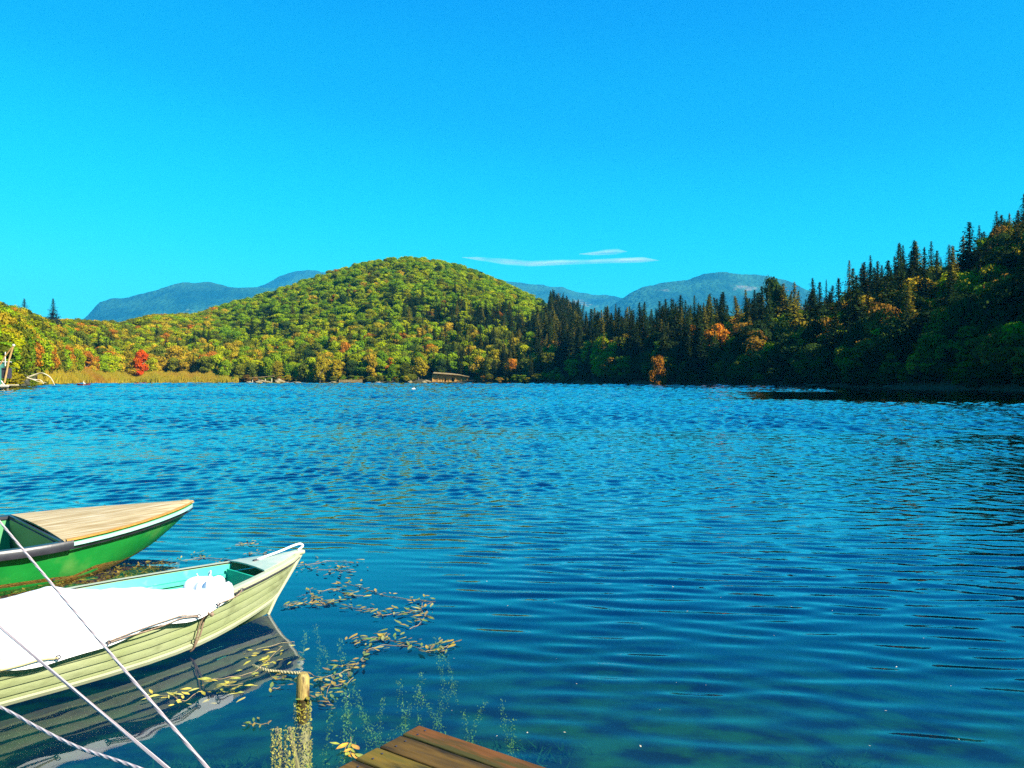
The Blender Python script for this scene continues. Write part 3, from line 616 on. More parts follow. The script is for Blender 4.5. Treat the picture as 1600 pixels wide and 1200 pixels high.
def rope_mat():
    m, t, N, L = mat('laid_rope'); out = N('ShaderNodeOutputMaterial'); p = N('ShaderNodeBsdfPrincipled'); p.inputs['Roughness'].default_value = 0.8; L(p.outputs[0], out.inputs[0])
    tc = N('ShaderNodeTexCoord'); wv = N('ShaderNodeTexWave'); wv.inputs['Scale'].default_value = 26; wv.inputs['Distortion'].default_value = 0.6; wv.bands_direction = 'DIAGONAL'; L(tc.outputs['Object'], wv.inputs['Vector'])
    mx = N('ShaderNodeMix'); mx.data_type = 'RGBA'; mx.inputs[6].default_value = (0.34, 0.25, 0.24, 1); mx.inputs[7].default_value = (0.58, 0.50, 0.46, 1); L(wv.outputs[0], mx.inputs[0]); L(mx.outputs[2], p.inputs['Base Color'])
    b = N('ShaderNodeBump'); b.inputs['Distance'].default_value = 0.002; L(wv.outputs[0], b.inputs['Height']); L(b.outputs[0], p.inputs['Normal']); return m
M['rope'] = rope_mat()
M['plank'] = [surf('wet_plank', c1, c2, 6, 0.7, 0.012, spec=0.2, c3=c3, c3scale=3, stretch=(0.8, 6, 6), bscale=7, c3lo=0.48, c3hi=0.62) for c1, c2, c3 in
              [((0.070, 0.038, 0.008), (0.13, 0.068, 0.010), (0.018, 0.012, 0.004)), ((0.15, 0.052, 0.010), (0.080, 0.036, 0.008), (0.05, 0.042, 0.007)), ((0.105, 0.075, 0.008), (0.16, 0.095, 0.010), (0.028, 0.024, 0.005))]]
M['beam'] = surf('dark_beam', (0.05, 0.03, 0.015), (0.09, 0.05, 0.02), 6, 0.6, 0.004)
M['stake'] = surf('stake_wood', (0.259, 0.173, 0.043), (0.360, 0.259, 0.072), 9, 0.6, 0.004, c3=(0.072, 0.036, 0.014), c3scale=7, stretch=(5, 5, 1))

# ------------------------------------------------------------------ landing stage the picture is taken from
DZ = 0.37
corner = at(655, 1132, DZ); v1 = (at(525, 1200, DZ)-corner); v1.z = 0; v1.normalize(); v2 = Vector((-v1.y, v1.x, 0))
if v2.dot(at(830, 1200, DZ)-corner) < 0: v2 = -v2
dock = empty('landing_stage', corner+v1*1.6+v2*1.6+Vector((0, 0, -DZ))); tag(dock, 'corner of a dark wet wooden landing stage at the bottom edge', 'landing stage')
O = dock.location.copy(); pos = 0.0; wd = [0.125, 0.15, 0.14, 0.15, 0.145]; k = 0
while pos < 3.3:
    wp = wd[k % 5]; b = MB(); nseg = 10; L0 = 3.35
    e0 = random.uniform(-0.006, 0.008)
    for sx in range(1):
        b.box(corner+v1*(pos+wp/2)+v2*(L0/2+e0)+Vector((0, 0, -0.019+random.uniform(-.002, .002))), (wp-0.009, L0, 0.038), (v1, v2, Vector((0, 0, 1))))
    b.v = [tuple(Vector(p)-O) for p in b.v]
    pl = b.build('plank', M['plank'][[1, 0, 2, 0, 2][k % 5]], None, False, 0.006)
    # align the grain with the plank
    rot = Matrix.Rotation(math.atan2(v2.y, v2.x), 4, 'Z'); pl.data.transform(rot.inverted()); pl.matrix_local = rot; pl.parent = dock
    nb_ = MB()
    for dx in (0.05, 0.9):
        for q in (0.3, 0.7):
            c = corner+v1*(pos+wp*q)+v2*(dx+0.02)+Vector((0, 0, 0.001))-O; nb_.tube([c, c+Vector((0, 0, 0.003))], 0.005, 6)
    if k < 8: nb_.build('nail', M['dark'], dock)
    pos += wp; k += 1
for off in (0.06, 1.6, 3.1):
    b = MB(); b.box(corner+v1*1.65+v2*(off+0.03)+Vector((0, 0, -0.10))-O, (3.2, 0.08, 0.12), (v1, v2, Vector((0, 0, 1)))); b.build('joist', M['beam'], dock)
for a, c in ((0.12, 0.16), (0.12, 3.0), (3.0, 0.16), (3.0, 3.0)):
    b = MB(); p = corner+v1*a+v2*c; p.z = 0; b.tube([p+Vector((0, 0, -1.6))-O, p+Vector((0, 0, DZ-0.042))-O], 0.06, 10); b.build('pile', M['beam'], dock, True)
cl = at(440, 1345, DZ+0.03)
cleat = empty('mooring_cleat', (cl.x, cl.y, DZ)); tag(cleat, 'iron mooring cleat on the landing stage holding three ropes', 'cleat')
b = MB(); b.tube([(-0.09, 0, 0.045), (-0.03, 0, 0.04), (0.03, 0, 0.04), (0.09, 0, 0.045)], [0.008, 0.013, 0.013, 0.008], 8); b.build('horn', M['dark'], cleat, True)
b = MB(); b.box((0, 0, 0.018), (0.06, 0.035, 0.036)); b.build('base', M['dark'], cleat, False, 0.004)

# ------------------------------------------------------------------ boats
def to_local(root): return root.matrix_basis.inverted()
def boat_root(name, tip, ang_, label):
    e = empty(name, (tip.x, tip.y, 0), ang_); return tag(e, label, 'boat')
tip = at(470, 864, 0.47)
gb = boat_root('rowing_boat', tip, math.atan2(0.76, 0.65), 'pale grey green rowing boat half covered by a white tarpaulin')
LG = 4.2
def GB(s): return 0.685*math.sin(math.pi/2*min(s/2.2, 1))**0.88*(1-0.12*max(0, (s-2.4)/1.8)**2)
def GG(s): return 0.36+0.11*max(0, 1-s/2.2)**1.6+0.02*max(0, s-3)
def GC(s): return 0.03+0.10*max(0, 1-s/1.2)**1.5
def gp(s, q, side, off=0.0):
    bb = GB(s); zc = GC(s); y = bb*(0.76+0.24*max(q, 0)**0.75)+off*min(1, s/0.15)
    return Vector((-(s+0.26*(1-q)*max(0, 1-s/1.6)), side*y, zc+(GG(s)-zc)*q))
SS = [0, .03, .08, .15, .25, .38, .52, .7, .9, 1.1, 1.35, 1.6, 1.9, 2.2, 2.6, 3.0, 3.4, 3.8, 4.2]
QS = [1.0, 0.80, 0.60, 0.41, 0.22, 0.0]
for side in (-1, 1):
    for i in range(5):
        q1, q0 = QS[i], QS[i+1]; rows = []
        for s_ in SS: rows.append([gp(s_, q1+(q0-q1)*f, side, 0.016*f+0.004*math.sin(math.pi*f)) for f in (0, 0.3, 0.7, 0.96, 1.0)])
        b = MB(); b.shell(rows, 0.012*(-side)); b.build('strake', M['alu'], gb, True)
    b = MB(); rows = []                                      # spray rail low on the side
    for s_ in SS[1:]: rows.append([gp(s_, 0.13, side, 0.018), gp(s_, 0.11, side, 0.044), gp(s_, 0.035, side, 0.044), gp(s_, 0.0, side, 0.016)])
    b.grid(rows); b.build('spray_rail', M['alu_rail'], gb, False)
    b = MB(); rows = []                                      # rubbing rail
    for s_ in SS: rows.append([gp(s_, 1.0, side, -0.03)+Vector((0, 0, 0.012)), gp(s_, 1.0, side, 0.024)+Vector((0, 0, 0.012)), gp(s_, 1.0, side, 0.030)+Vector((0, 0, 0.0)), gp(s_, 1.0, side, 0.028)+Vector((0, 0, -0.022)), gp(s_, 1.0, side, 0.004)+Vector((0, 0, -0.026))])
    b.grid(rows); b.build('gunwale', M['alu_rail'], gb, False)
    b = MB(); b.grid([[gp(s_, 0.99, side, 0.0295)+Vector((0, 0, -0.020)), gp(s_, 0.99, side, 0.0295)+Vector((0, 0, -0.030)), gp(s_, 0.99, side, 0.004)+Vector((0, 0, -0.032))] for s_ in SS]); b.build('rail_seal', M['dark'], gb)
    b = MB(); b.grid([[gp(s_, q, side, -0.035) for q in (1.0, 0.8, 0.62, 0.45)] for s_ in SS[6:]]); b.grid([[gp(s_, q, side, -0.035) for q in (0.45, 0.3, 0.15)] for s_ in SS[8:]]); b.build('lining', M['turquoise'], gb, True)
    b = MB(); b.shell([[gp(s_, 0.80, side, -0.036), gp(s_, 0.80, side, -0.062), gp(s_, 0.72, side, -0.062), gp(s_, 0.72, side, -0.036)] for s_ in SS[6:]], 0.004); b.build('riser', M['turquoise'], gb)
    b = MB(); b.grid([[gp(s_, 0.0, side, 0.012), Vector((-(s_+0.26*max(0, 1-s_/1.6)+0.07*max(0, 1-s_)), 0, min(GC(s_)-0.002, -0.12+0.13*max(0, 1-s_/0.9))))] for s_ in SS]); b.build('bottom', M['alu'], gb, True)
b = MB(); b.grid([[gp(s_, 0.15, -1, -0.034), gp(s_, 0.15, 1, -0.034)] for s_ in SS[8:]]); b.build('floor', M['turquoise'], gb)
b = MB(); rows = []
for s_ in (0.0, 0.06, 0.15, 0.25, 0.35, 0.45, 0.53): rows.append([Vector((-s_, y*max(GB(s_)-0.02, 0.0), GG(s_)+0.014+0.012*(1-y*y))) for y in (-1, -.5, 0, .5, 1)])
b.shell(rows, 0.012); b.build('foredeck', M['deck_grey'], gb)
b = MB(); b.box((-0.575, 0, 0.31), (0.015, 2*GB(0.57)-0.16, 0.18)); b.build('bulkhead', M['turquoise'], gb)
b = MB(); b.tube([gp(0, 1.0, 1)+Vector((0.012, 0, 0.02)), gp(0, 0.7, 1)+Vector((0.012, 0, 0)), gp(0, 0.35, 1)+Vector((0.012, 0, 0)), gp(0, 0, 1)+Vector((0.01, 0, 0)), Vector((-0.325, 0, 0.0))], [0.022, 0.016, 0.014, 0.014, 0.012], 8); b.build('stem_post', M['alu_rail'], gb, True)
b = MB(); b.box((-0.035, 0, GG(0)+0.012), (0.12, 0.07, 0.035)); b.build('stem_cap', M['alu_rail'], gb, False, 0.012)
z0 = GG(0.2)+0.03
b = MB(); b.tube(bez([(-0.42, 0.02, z0-0.005), (-0.33, 0.02, z0+0.01), (-0.20, 0.01, z0+0.034), (-0.08, 0.0, z0+0.062), (-0.01, 0, z0+0.068), (0.02, 0, z0+0.05), (0.01, 0, z0+0.035), (-0.03, 0, z0+0.015)], 5), 0.0095, 8); b.build('bow_handle', M['white_metal'], gb, True)
b = MB(); b.box((-0.43, 0.02, z0-0.006), (0.05, 0.03, 0.012)); b.build('handle_bracket', M['dark'], gb, False, 0.003)
b = MB(); rows = [[gp(4.2, q, sd) for q in (1, .6, .3, 0)] for sd in (-1, 1)]; b.shell(rows, 0.03); b.build('transom', M['alu'], gb)
for s_ in (1.75, 2.7, 3.6):
    b = MB(); b.box((-s_, 0, 0.25), (0.26, 2*GB(s_)-0.14, 0.03)); b.build('thwart', M['ply'], gb)
# tarpaulin lying over it: a thing of its own
tp_ = empty('tarpaulin', gb.location, gb.rotation_euler.z); tag(tp_, 'white tarpaulin lashed over the grey green rowing boat', 'tarpaulin')
def drape(s):
    return 0.028+0.052*abs(math.sin(s*3.3+0.6))**1.4+0.012*math.sin(s*11)
rows = []
sv = np.linspace(0.93, 4.22, 76)
for s_ in sv:
    g_ = GG(s_); bb = GB(s_); far_e = -0.25+1.27*float(ss(0.93, 1.95, s_)); row = []
    for f in np.linspace(0, 1, 5):                            # the flap over the near gunwale
        row.append(Vector((-s_, -(bb+0.042-0.012*f), g_+0.005-(drape(s_)+0.01)*(1-f))))
    nx = 22
    for f in np.linspace(0.03, 1, nx):
        y = -(bb+0.03)+(far_e*bb+bb+0.03)*f
        sag = 0.075*math.sin(math.pi*f)**0.8*(0.5+0.5*float(ss(1.0, 1.9, s_)))
        fold = 0.018*math.sin(s_*6+f*9)*math.sin(math.pi*f)+0.012*math.sin(s_*15-f*14)*math.sin(math.pi*f)+0.006*math.sin(s_*31+f*22)
        drop = -0.10*float(ss(1.7, 0.93, s_))*f**1.2
        row.append(Vector((-s_+0.05*math.sin(f*3.1)*(1 if s_ < 1.0 else 0), y, g_+0.022+sag+fold+drop+(0.03*math.exp(-((s_-1.85)/0.1)**2-((f-0.97)/0.12)**2)))))
    rows.append(row)
b = MB(); b.shell(rows, -0.004); b.build('sheet', M['tarp'], tp_, True)
b = MB(); rows = []                                           # bunched front corner
for h in np.linspace(0, 1, 12):
    L_ = []
    for a in np.linspace(0, 2*math.pi, 49):
        rad = 0.16*math.cos(h*math.pi/2)**0.7*(1+0.22*math.sin(a*3+1)+0.12*math.sin(a*8+h*3))
        L_.append(Vector((-0.97+rad*math.cos(a)*0.75+0.05*h, -0.16+rad*1.3*math.sin(a), GG(0.9)-0.07+(0.115+0.03*math.sin(a*5+2)*(1-h))*math.sin(h*math.pi/2)+0.014*math.sin(a*9)*math.sin(h*math.pi))))
    rows.append(L_)
b.grid(rows); b.build('folded_corner', M['tarp'], tp_, True)
b = MB(); rows = []                                           # two flaps standing up from it
for k, (cx, cy, an, hh_) in enumerate(((-0.90, -0.10, 0.5, 0.10), (-0.95, -0.02, -0.4, 0.075))):
    b2 = MB(); b2.shell([[Vector((cx+0.11*(f-0.5)*math.cos(an)+0.03*math.sin(f*5+k)*g_, cy+0.14*(f-0.5)*math.sin(an)+0.035*g_, GG(0.9)-0.02+hh_*g_*math.sin(math.pi*min(max(f, 0.05), 0.95))**0.6)) for g_ in (0, .35, .7, 1.0)] for f in np.linspace(0, 1, 9)], 0.006); b2.build('flap', M['tarp'], tp_, True)
def hem(s, dz=0.0, out=0.012): return Vector((-s, -(GB(s)+0.044+out), GG(s)-drape(s)+0.02+dz))
for (s0, s1, mname, n_) in ((1.28, 1.95, 'cord', 2), (2.25, 2.75, 'tan_cord', 1), (2.9, 3.6, 'cord', 2), (0.86, 1.10, 'cord', 1)):
    for q in range(n_):
        pts = [hem(s0, 0.01*q), *[Vector((-(s0+(s1-s0)*f), -(GB(s0+(s1-s0)*f)+0.06), GG(s0+(s1-s0)*f)-0.03+0.016*q*math.sin(math.pi*f)-0.012*math.sin(math.pi*f)*(1-q))) for f in (0.2, 0.4, 0.6, 0.8)], hem(s1, 0.01*q)]
        b = MB(); b.tube(bez(pts, 4), 0.0065 if mname == 'tan_cord' else 0.0042, 6); b.build('lacing', M[mname], tp_, True)
    for s_ in (s0, s1):
        c = hem(s_, 0.005, 0.014); b = MB(); b.tube([c+Vector((math.cos(a)*0.013, -0.002, math.sin(a)*0.013)) for a in np.linspace(0, 6.3, 13)], 0.004, 6); b.build('eyelet', M['dark'], tp_, True)
for k, dx in enumerate((-0.012, 0.016)):
    s_ = 1.17; b = MB(); b.tube(bez([Vector((-s_+dx, -(GB(s_)+0.055), GG(s_)-0.075)), gp(s_-dx, 0.62, -1, 0.035), gp(s_-dx*1.2, 0.3, -1, 0.045), gp(s_, 0.06, -1, 0.052), gp(s_+0.01, -0.02, -1, 0.04)], 4), 0.0065, 6); b.build('tie_strap', M['cord'], tp_, True)
b = MB(); c = Vector((-1.165, -(GB(1.17)+0.062), GG(1.17)-0.095)); b.tube([c+Vector((0, 0, 0.016)), c+Vector((0, 0, 0.008)), c, c-Vector((0, 0, 0.014))], [0.006, 0.017, 0.017, 0.006], 8); b.build('knot', M['cord'], tp_, True)

# green boat
tip2 = at(301, 787, 0.50)
nb2 = boat_root('green_boat', tip2, R(44), 'bright green flat boat with a bare plywood foredeck')
LN = 4.6
def NB(s): return 1.10*math.sin(math.pi/2*min(s/2.0, 1))**0.80*(1-0.08*max(0, (s-2.2)/2.4)**2)
def NG(s): return 0.40+0.10*max(0, 1-s/2.0)**1.3
def NK(s): return -0.06+0.19*max(0, 1-s/1.5)**1.2
def np_(s, q, side, off=0.0):
    zc = NK(s); y = NB(s)*(0.72+0.28*max(q, 0)**0.8)+off*min(1, s/0.2)
    return Vector((-(s+0.42*(1-q)**1.3*max(0, 1-s/1.7)), side*y, zc+(NG(s)-zc)*q))
S2 = [0, .02, .06, .12, .2, .3, .45, .6, .8, 1.0, 1.25, 1.5, 1.8, 2.2, 2.6, 3.1, 3.6, 4.1, 4.6]
for side in (-1, 1):
    b = MB(); b.shell([[np_(s_, q, side) for q in (1, .85, .65, .45, .3, .15, 0.0)] for s_ in S2], 0.018*(-side)); b.build('hull_side', M['green'], nb2, True)
    b = MB(); b.grid([[np_(s_, 0.34*(0.3+0.7*ss(0.5, 1.4, s_))*(0.8+0.2*math.sin(s_*7)), side, 0.003), np_(s_, 0.02, side, 0.004), np_(s_, -0.001, side, -0.01)] for s_ in S2[5:]]); b.build('waterline_growth', M['slime'], nb2, True)
    b = MB(); b.grid([[np_(s_, 0, side), Vector((-(s_+0.42*max(0, 1-s_/1.7)), 0, NK(s_)-0.02))] for s_ in S2]); b.build('bottom', M['green'], nb2)
    SD = [s_ for s_ in S2 if s_ <= 1.51]+[1.66]
    b = MB(); b.grid([[np_(s_, 1, side, 0.0)+Vector((0, 0, 0.005)), np_(s_, 1, side, 0.022)+Vector((0, 0, 0.004)), np_(s_, 1, side, 0.026)+Vector((0, 0, -0.028)), np_(s_, 1, side, 0.0)+Vector((0, 0, -0.040))] for s_ in SD]); b.build('deck_rail', M['pale_blue'], nb2)
    b = MB(); b.grid([[np_(s_, 1, side, 0.0)+Vector((0, 0, -0.050)), np_(s_, 1, side, 0.014)+Vector((0, 0, -0.050)), np_(s_, 1, side, 0.010)+Vector((0, 0, -0.064)), np_(s_, 1, side, 0.0)+Vector((0, 0, -0.064))] for s_ in SD]); b.build('rail_seal', M['rubber'], nb2)
    b = MB(); b.shell([[np_(s_, 1, side, 0.012)+Vector((0, 0, 0.024)), np_(s_, 1, side, -0.035)+Vector((0, 0, 0.026))] for s_ in SD], 0.016); b.build('deck_edging', M['orange_wood'], nb2)
    SO = [1.60, 1.8, 2.0, 2.2, 2.6, 3.1, 3.6, 4.1, 4.6]
    b = MB(); b.grid([[np_(s_, 1, side, -0.085)+Vector((0, 0, -0.01)), np_(s_, 1, side, -0.08)+Vector((0, 0, 0.022)), np_(s_, 1, side, 0.02)+Vector((0, 0, 0.026)), np_(s_, 1, side, 0.036)+Vector((0, 0, 0.0)), np_(s_, 1, side, 0.03)+Vector((0, 0, -0.06)), np_(s_, 1, side, 0.0)+Vector((0, 0, -0.066))] for s_ in SO]); b.build('fender_rail', M['rubber'], nb2, True)
    b = MB(); b.grid([[np_(s_, q, side, -0.05) for q in (0.97, 0.6, 0.25)] for s_ in S2[6:]]); b.build('lining', M['green_in'], nb2, True)
for k in range(4):                                              # four foredeck boards side by side
    y0, y1 = -1+k*0.5, -1+(k+1)*0.5; rows = []
    for s_ in [0.0, .06, .15, .3, .45, .6, .8, 1.0, 1.25, 1.5, 1.68]:
        bb = max(NB(s_)-0.012, 0.002); rows.append([Vector((-s_, (y0+(y1-y0)*f)*bb+(0.0015 if f == 0 else -0.0015 if f == 1 else 0), NG(s_)+0.013+0.03*(1-((y0+(y1-y0)*f))**2))) for f in (0, .5, 1)])
    b = MB(); b.shell(rows, 0.016); b.build('deck_board', M['ply'], nb2)
b = MB(); b.box((-1.70, 0, NG(1.68)+0.005), (0.03, 2*NB(1.68)-0.12, 0.05)); b.build('deck_beam', M['rubber'], nb2)
b = MB(); b.box((-1.72, 0, 0.22), (0.02, 2*NB(1.72)*0.86-0.12, 0.38)); b.build('bulkhead', M['rubber'], nb2)  # coloured black to stand in for the shadow under the foredeck
b = MB(); b.grid([[np_(s_, 0.25, -1, -0.05), np_(s_, 0.25, 1, -0.05)] for s_ in S2[7:]]); b.build('floor', M['green_in'], nb2)
b = MB(); b.shell([[np_(4.6, q, sd) for q in (1, .5, 0)] for sd in (-1, 1)], 0.03); b.build('transom', M['green'], nb2)
b = MB(); b.box((-2.7, 0, 0.25), (0.3, 2*NB(2.7)-0.2, 0.03)); b.build('thwart', M['ply'], nb2)
b = MB(); b.box((-0.10, 0.02, NG(0)+0.05), (0.05, 0.03, 0.02)); b.build('bow_fitting', M['dark'], nb2, False, 0.004)

# ------------------------------------------------------------------ ropes and the posts they go to
def rope(pts, label, r=0.0075):
    c = sum((Vector(p) for p in pts), Vector())/len(pts); b = MB(); b.tube([Vector(p)-c for p in pts], r, 8); o = b.build('mooring_rope', M['rope'], None, True, loc=c); tag(o, label, 'rope', 'mooring ropes from the landing stage')
def seen(px, py, d): return Vector(((px-800)/FPX*d, d, EYE-(py-HOR)/FPX*d))
c0 = Vector((cl.x, cl.y, DZ+0.045))
pA = seen(-60, 743, 6.0); pB = seen(-150, 851, 6.2); pC = at(-120, 1053, 0.37)
def line(a, b, n=14, sag=0.0): return [a.lerp(b, i/n)-Vector((0, 0, sag*math.sin(math.pi*i/n))) for i in range(n+1)]
rope(line(c0+Vector((0, 0, 0.004)), pA, 14, 0.008), 'upper mooring rope crossing the green boat and the tarpaulin', 0.0068)
rope(line(c0+Vector((-0.03, 0, 0)), pB, 14, 0.008), 'middle mooring rope running from the left edge across the tarpaulin')
rope(bez([c0+Vector((-0.05, 0, 0.0)), seen(330, 1250, 2.85), seen(215, 1200, 3.15), seen(120, 1167, 3.45), seen(50, 1132, 3.75), seen(0, 1105, 4.0), pC], 5), 'lowest slack mooring rope curving over the water at the corner', 0.0075)
for p, lab in ((pA, 'wooden mooring post out beyond the green boat'), (pB, 'wooden mooring post between the boats, off the left edge')):
    b = MB(); b.tube([(0, 0, -1.8), (0, 0, 0), (0, 0, p.z+0.08), (0, 0, p.z+0.12)], [0.07, 0.07, 0.065, 0.05], 10); tag(b.build('mooring_post', M['beam'], None, True, loc=(p.x-0.05, p.y+0.05, 0)), lab, 'post', 'mooring posts')

# stake by the bow with growth below the water
sp = at(473, 1090, 0.0); st = empty('stake', (sp.x, sp.y, 0)); tag(st, 'short yellow brown wooden stake standing in the water off the bow', 'stake')
b = MB(); b.tube([(0, 0, -1.5), (0, 0, -0.2), (0, 0, 0.0), (0.002, 0, 0.13), (0.004, 0, 0.155)], [0.043, 0.043, 0.042, 0.040, 0.026], 12); b.build('shaft', M['stake'], st, True)
def weed_mat(name, c1, c2):
    m = surf(name, c1, c2, 9, 0.7, spec=0.1); return m
M['bed_weed'] = weed_mat('bed_weed', (0.03, 0.10, 0.02), (0.05, 0.12, 0.02)); M['algae'] = weed_mat('yellow_algae', (0.42, 0.30, 0.03), (0.25, 0.24, 0.03)); M['weed'] = weed_mat('green_weed', (0.055, 0.14, 0.022), (0.10, 0.17, 0.025))
def leafy_sleeve(n, z0, z1, rad, size, q):
    z = q.uniform(z0, z1, n); a = q.uniform(0, 6.28, n); r_ = rad*q.uniform(0.8, 1.25, n); C = np.stack([np.cos(a)*r_, np.sin(a)*r_, z], 1); return quads(C, q.normal(size=(n, 3)), size, q, 0.8)
q = np.random.default_rng(5); V, F = leafy_sleeve(1500, -0.60, -0.015, 0.046, 0.020, q); link('algae', mesh_np('algae', V, F), M['algae'], st)
for (px, py, h, lab) in ((432, 1128, 0.30, 'submerged stick with yellow growth left of the stake'), (452, 1126, 0.42, 'leaning submerged stick with yellow growth beside the stake')):
    p = at(px, py, 0); e = empty('submerged_stick', (p.x, p.y, -0.04)); tag(e, lab, 'stick', 'sticks under water by the stake')
    b = MB(); b.tube([(0, 0, 0), (0.04, 0.03, -0.25), (0.07, 0.05, -0.9)], [0.012, 0.014, 0.014], 6); b.build('shaft', M['stake'], e, True)
    V, F = leafy_sleeve(700, -h, 0.0, 0.026, 0.018, q); link('algae', mesh_np('algae', V, F), M['algae'], e)

# braided rope from the bow under water to the stake
bw = at(432, 1050, 0.004); pts = [at(395, 1040, -0.02), at(415, 1047, 0.0), at(440, 1050, 0.01), at(468, 1052, 0.03)]
b = MB(); P_ = bez(pts, 14)
for ph in (0, 2.1, 4.2):
    b.tube([Vector(p)+Vector((0, 0.007*math.cos(i*0.9+ph), 0.007*math.sin(i*0.9+ph))) for i, p in enumerate(P_)], 0.006, 5)
tag(b.build('braided_rope', M['tan_cord'], None, True), 'pale braided rope tied round the stake at the water surface', 'rope')

# ------------------------------------------------------------------ pondweed
def obj_col_mat():
    m, t, N, L = mat('pond_leaf'); out = N('ShaderNodeOutputMaterial'); p = N('ShaderNodeBsdfPrincipled'); p.inputs['Roughness'].default_value = 0.4; oi = N('ShaderNodeObjectInfo')
    tc = N('ShaderNodeTexCoord'); n = N('ShaderNodeTexNoise'); n.inputs['Scale'].default_value = 30; L(tc.outputs['Object'], n.inputs['Vector'])
    h = N('ShaderNodeHueSaturation'); L(oi.outputs['Color'], h.inputs['Color']); mr = N('ShaderNodeMapRange'); mr.inputs[3].default_value = 0.6; mr.inputs[4].default_value = 1.4; L(n.outputs[0], mr.inputs[0]); L(mr.outputs[0], h.inputs['Value'])
    L(h.outputs[0], p.inputs['Base Color']); L(p.outputs[0], out.inputs[0]); return m
M['pond'] = obj_col_mat(); M['stem'] = surf('reddish_stem', (0.35, 0.20, 0.12), (0.22, 0.20, 0.06), 20, 0.6)
def leaf_mesh(l, w_, bend):
    b = MB(); n = 7; rows = []
    for i in range(n):
        f = i/(n-1); ww = w_*0.5*math.sin(math.pi*min(max(f, 0.02), 0.98))**0.75; rows.append([Vector((f*l, -ww, 0.004*math.sin(f*5)+bend*f*f+0.003)), Vector((f*l, 0, bend*f*f)), Vector((f*l, ww, 0.003+bend*f*f))])
    b.grid(rows); me = bpy.data.meshes.new('leaf'); me.from_pydata([tuple(p) for p in b.v], [], b.f); me.materials.append(M['pond']); me.polygons.foreach_set('use_smooth', [True]*len(me.polygons)); return me
LEAF = [leaf_mesh(0.095, 0.030, 0.0), leaf_mesh(0.11, 0.036, 0.006), leaf_mesh(0.08, 0.032, 0.012), leaf_mesh(0.12, 0.026, -0.004)]
PC = [(0.58*c_[0], 0.58*max(c_[1], 0.62*c_[0]), 0.5*c_[2]) for c_ in [(0.36, 0.30, 0.04), (0.45, 0.30, 0.03), (0.55, 0.26, 0.03), (0.26, 0.28, 0.04), (0.16, 0.25, 0.04), (0.40, 0.18, 0.05), (0.30, 0.16, 0.06), (0.48, 0.42, 0.12), (0.20, 0.26, 0.05), (0.24, 0.2, 0.05)]]
def pondweed(lines, nleaf, label, sz=1.0, cols=PC, spread=0.05, dz=0.0):
    c = at(*lines[0][0]); e = empty('pondweed', (c.x, c.y, 0)); tag(e, label, 'pondweed', 'pondweed floating off the bow'); pts_all = []
    for ln in lines:
        W_ = bez([at(px, py, 0.004) for px, py in ln], 8); pts_all += W_; b = MB(); b.tube([p-e.location+Vector((0, 0, 0.003*math.sin(i))) for i, p in enumerate(W_)], 0.0019, 5); b.build('stem', M['stem'], e, True)
    a0 = random.uniform(0, 6.28)
    for i in range(int(nleaf*1.6)):
        p = random.choice(pts_all); o = link('leaf', random.choice(LEAF), None, e, p-e.location+Vector((random.gauss(0, spread), random.gauss(0, spread*1.6), 0.004+random.uniform(0, 0.008)+dz*random.random())))
        o.rotation_euler = (random.gauss(0, 0.12), random.gauss(-0.04, 0.06), random.gauss(a0, 0.9) if random.random() < .7 else random.uniform(0, 6.28)); k = sz*random.uniform(0.4, 0.95); o.scale = (k, k, k); o.color = (*random.choice(cols), 1)
pondweed([[(462, 883), (490, 881), (515, 876), (552, 879)], [(495, 890), (520, 890), (548, 892)]], 30, 'pale tuft of pondweed just beyond the bow of the grey boat', 0.9, PC, 0.09)
pondweed([[(446, 946), (470, 942), (500, 945), (524, 938)]], 24, 'yellow strand of pondweed touching the stem of the grey boat', 1.0, PC, 0.04)
pondweed([[(497, 926), (520, 920), (545, 930), (568, 930)], [(484, 922), (488, 930), (500, 934)]], 26, 'orange and green tangle of pondweed right of the stem', 0.95, PC, 0.05)
pondweed([[(540, 911), (565, 918), (600, 930), (640, 936), (680, 940)], [(540, 946), (560, 951), (585, 951)]], 22, 'thin pondweed stem trailing out to the open water', 0.9, PC, 0.05)
pondweed([[(588, 962), (620, 958), (655, 953), (660, 937)], [(655, 950), (663, 962), (655, 975), (640, 982)]], 34, 'golden cluster of pondweed at the far right of the patch', 1.0, PC, 0.05)
pondweed([[(550, 1004), (585, 996), (610, 1000), (640, 1008), (672, 1020)], [(575, 1015), (600, 1008), (640, 1010)], [(665, 1018), (690, 1012), (702, 1008)]], 52, 'largest raft of yellow and orange pondweed leaves', 1.0, PC, 0.04)
pondweed([[(575, 1015), (565, 1030), (548, 1042), (530, 1052), (500, 1058), (486, 1053)], [(520, 1040), (545, 1040)], [(540, 1048), (570, 1040)]], 20, 'pondweed on a curved red stem right of the stake', 1.0, PC, 0.04)
pondweed([[(497, 1060), (515, 1070), (540, 1068), (552, 1058)], [(500, 1075), (505, 1088), (515, 1098)], [(520, 1062), (512, 1078), (510, 1092)]], 26, 'olive pondweed with a branching stem close to the stake', 0.8, PC, 0.05)
pondweed([[(425, 1062), (440, 1060), (455, 1063)], [(426, 1076), (438, 1074)]], 9, 'few yellow pondweed leaves left of the stake', 0.8, PC, 0.03)
pondweed([[(541, 1166), (538, 1176), (545, 1182), (549, 1170), (548, 1152)]], 7, 'two orange leaves on a loop of stem by the landing stage', 1.0, [(0.62, 0.27, 0.02), (0.30, 0.30, 0.03)], 0.02)
pondweed([[(386, 1130), (400, 1131), (420, 1131)]], 6, 'small dull pondweed scrap below the stake', 0.7, PC, 0.02)
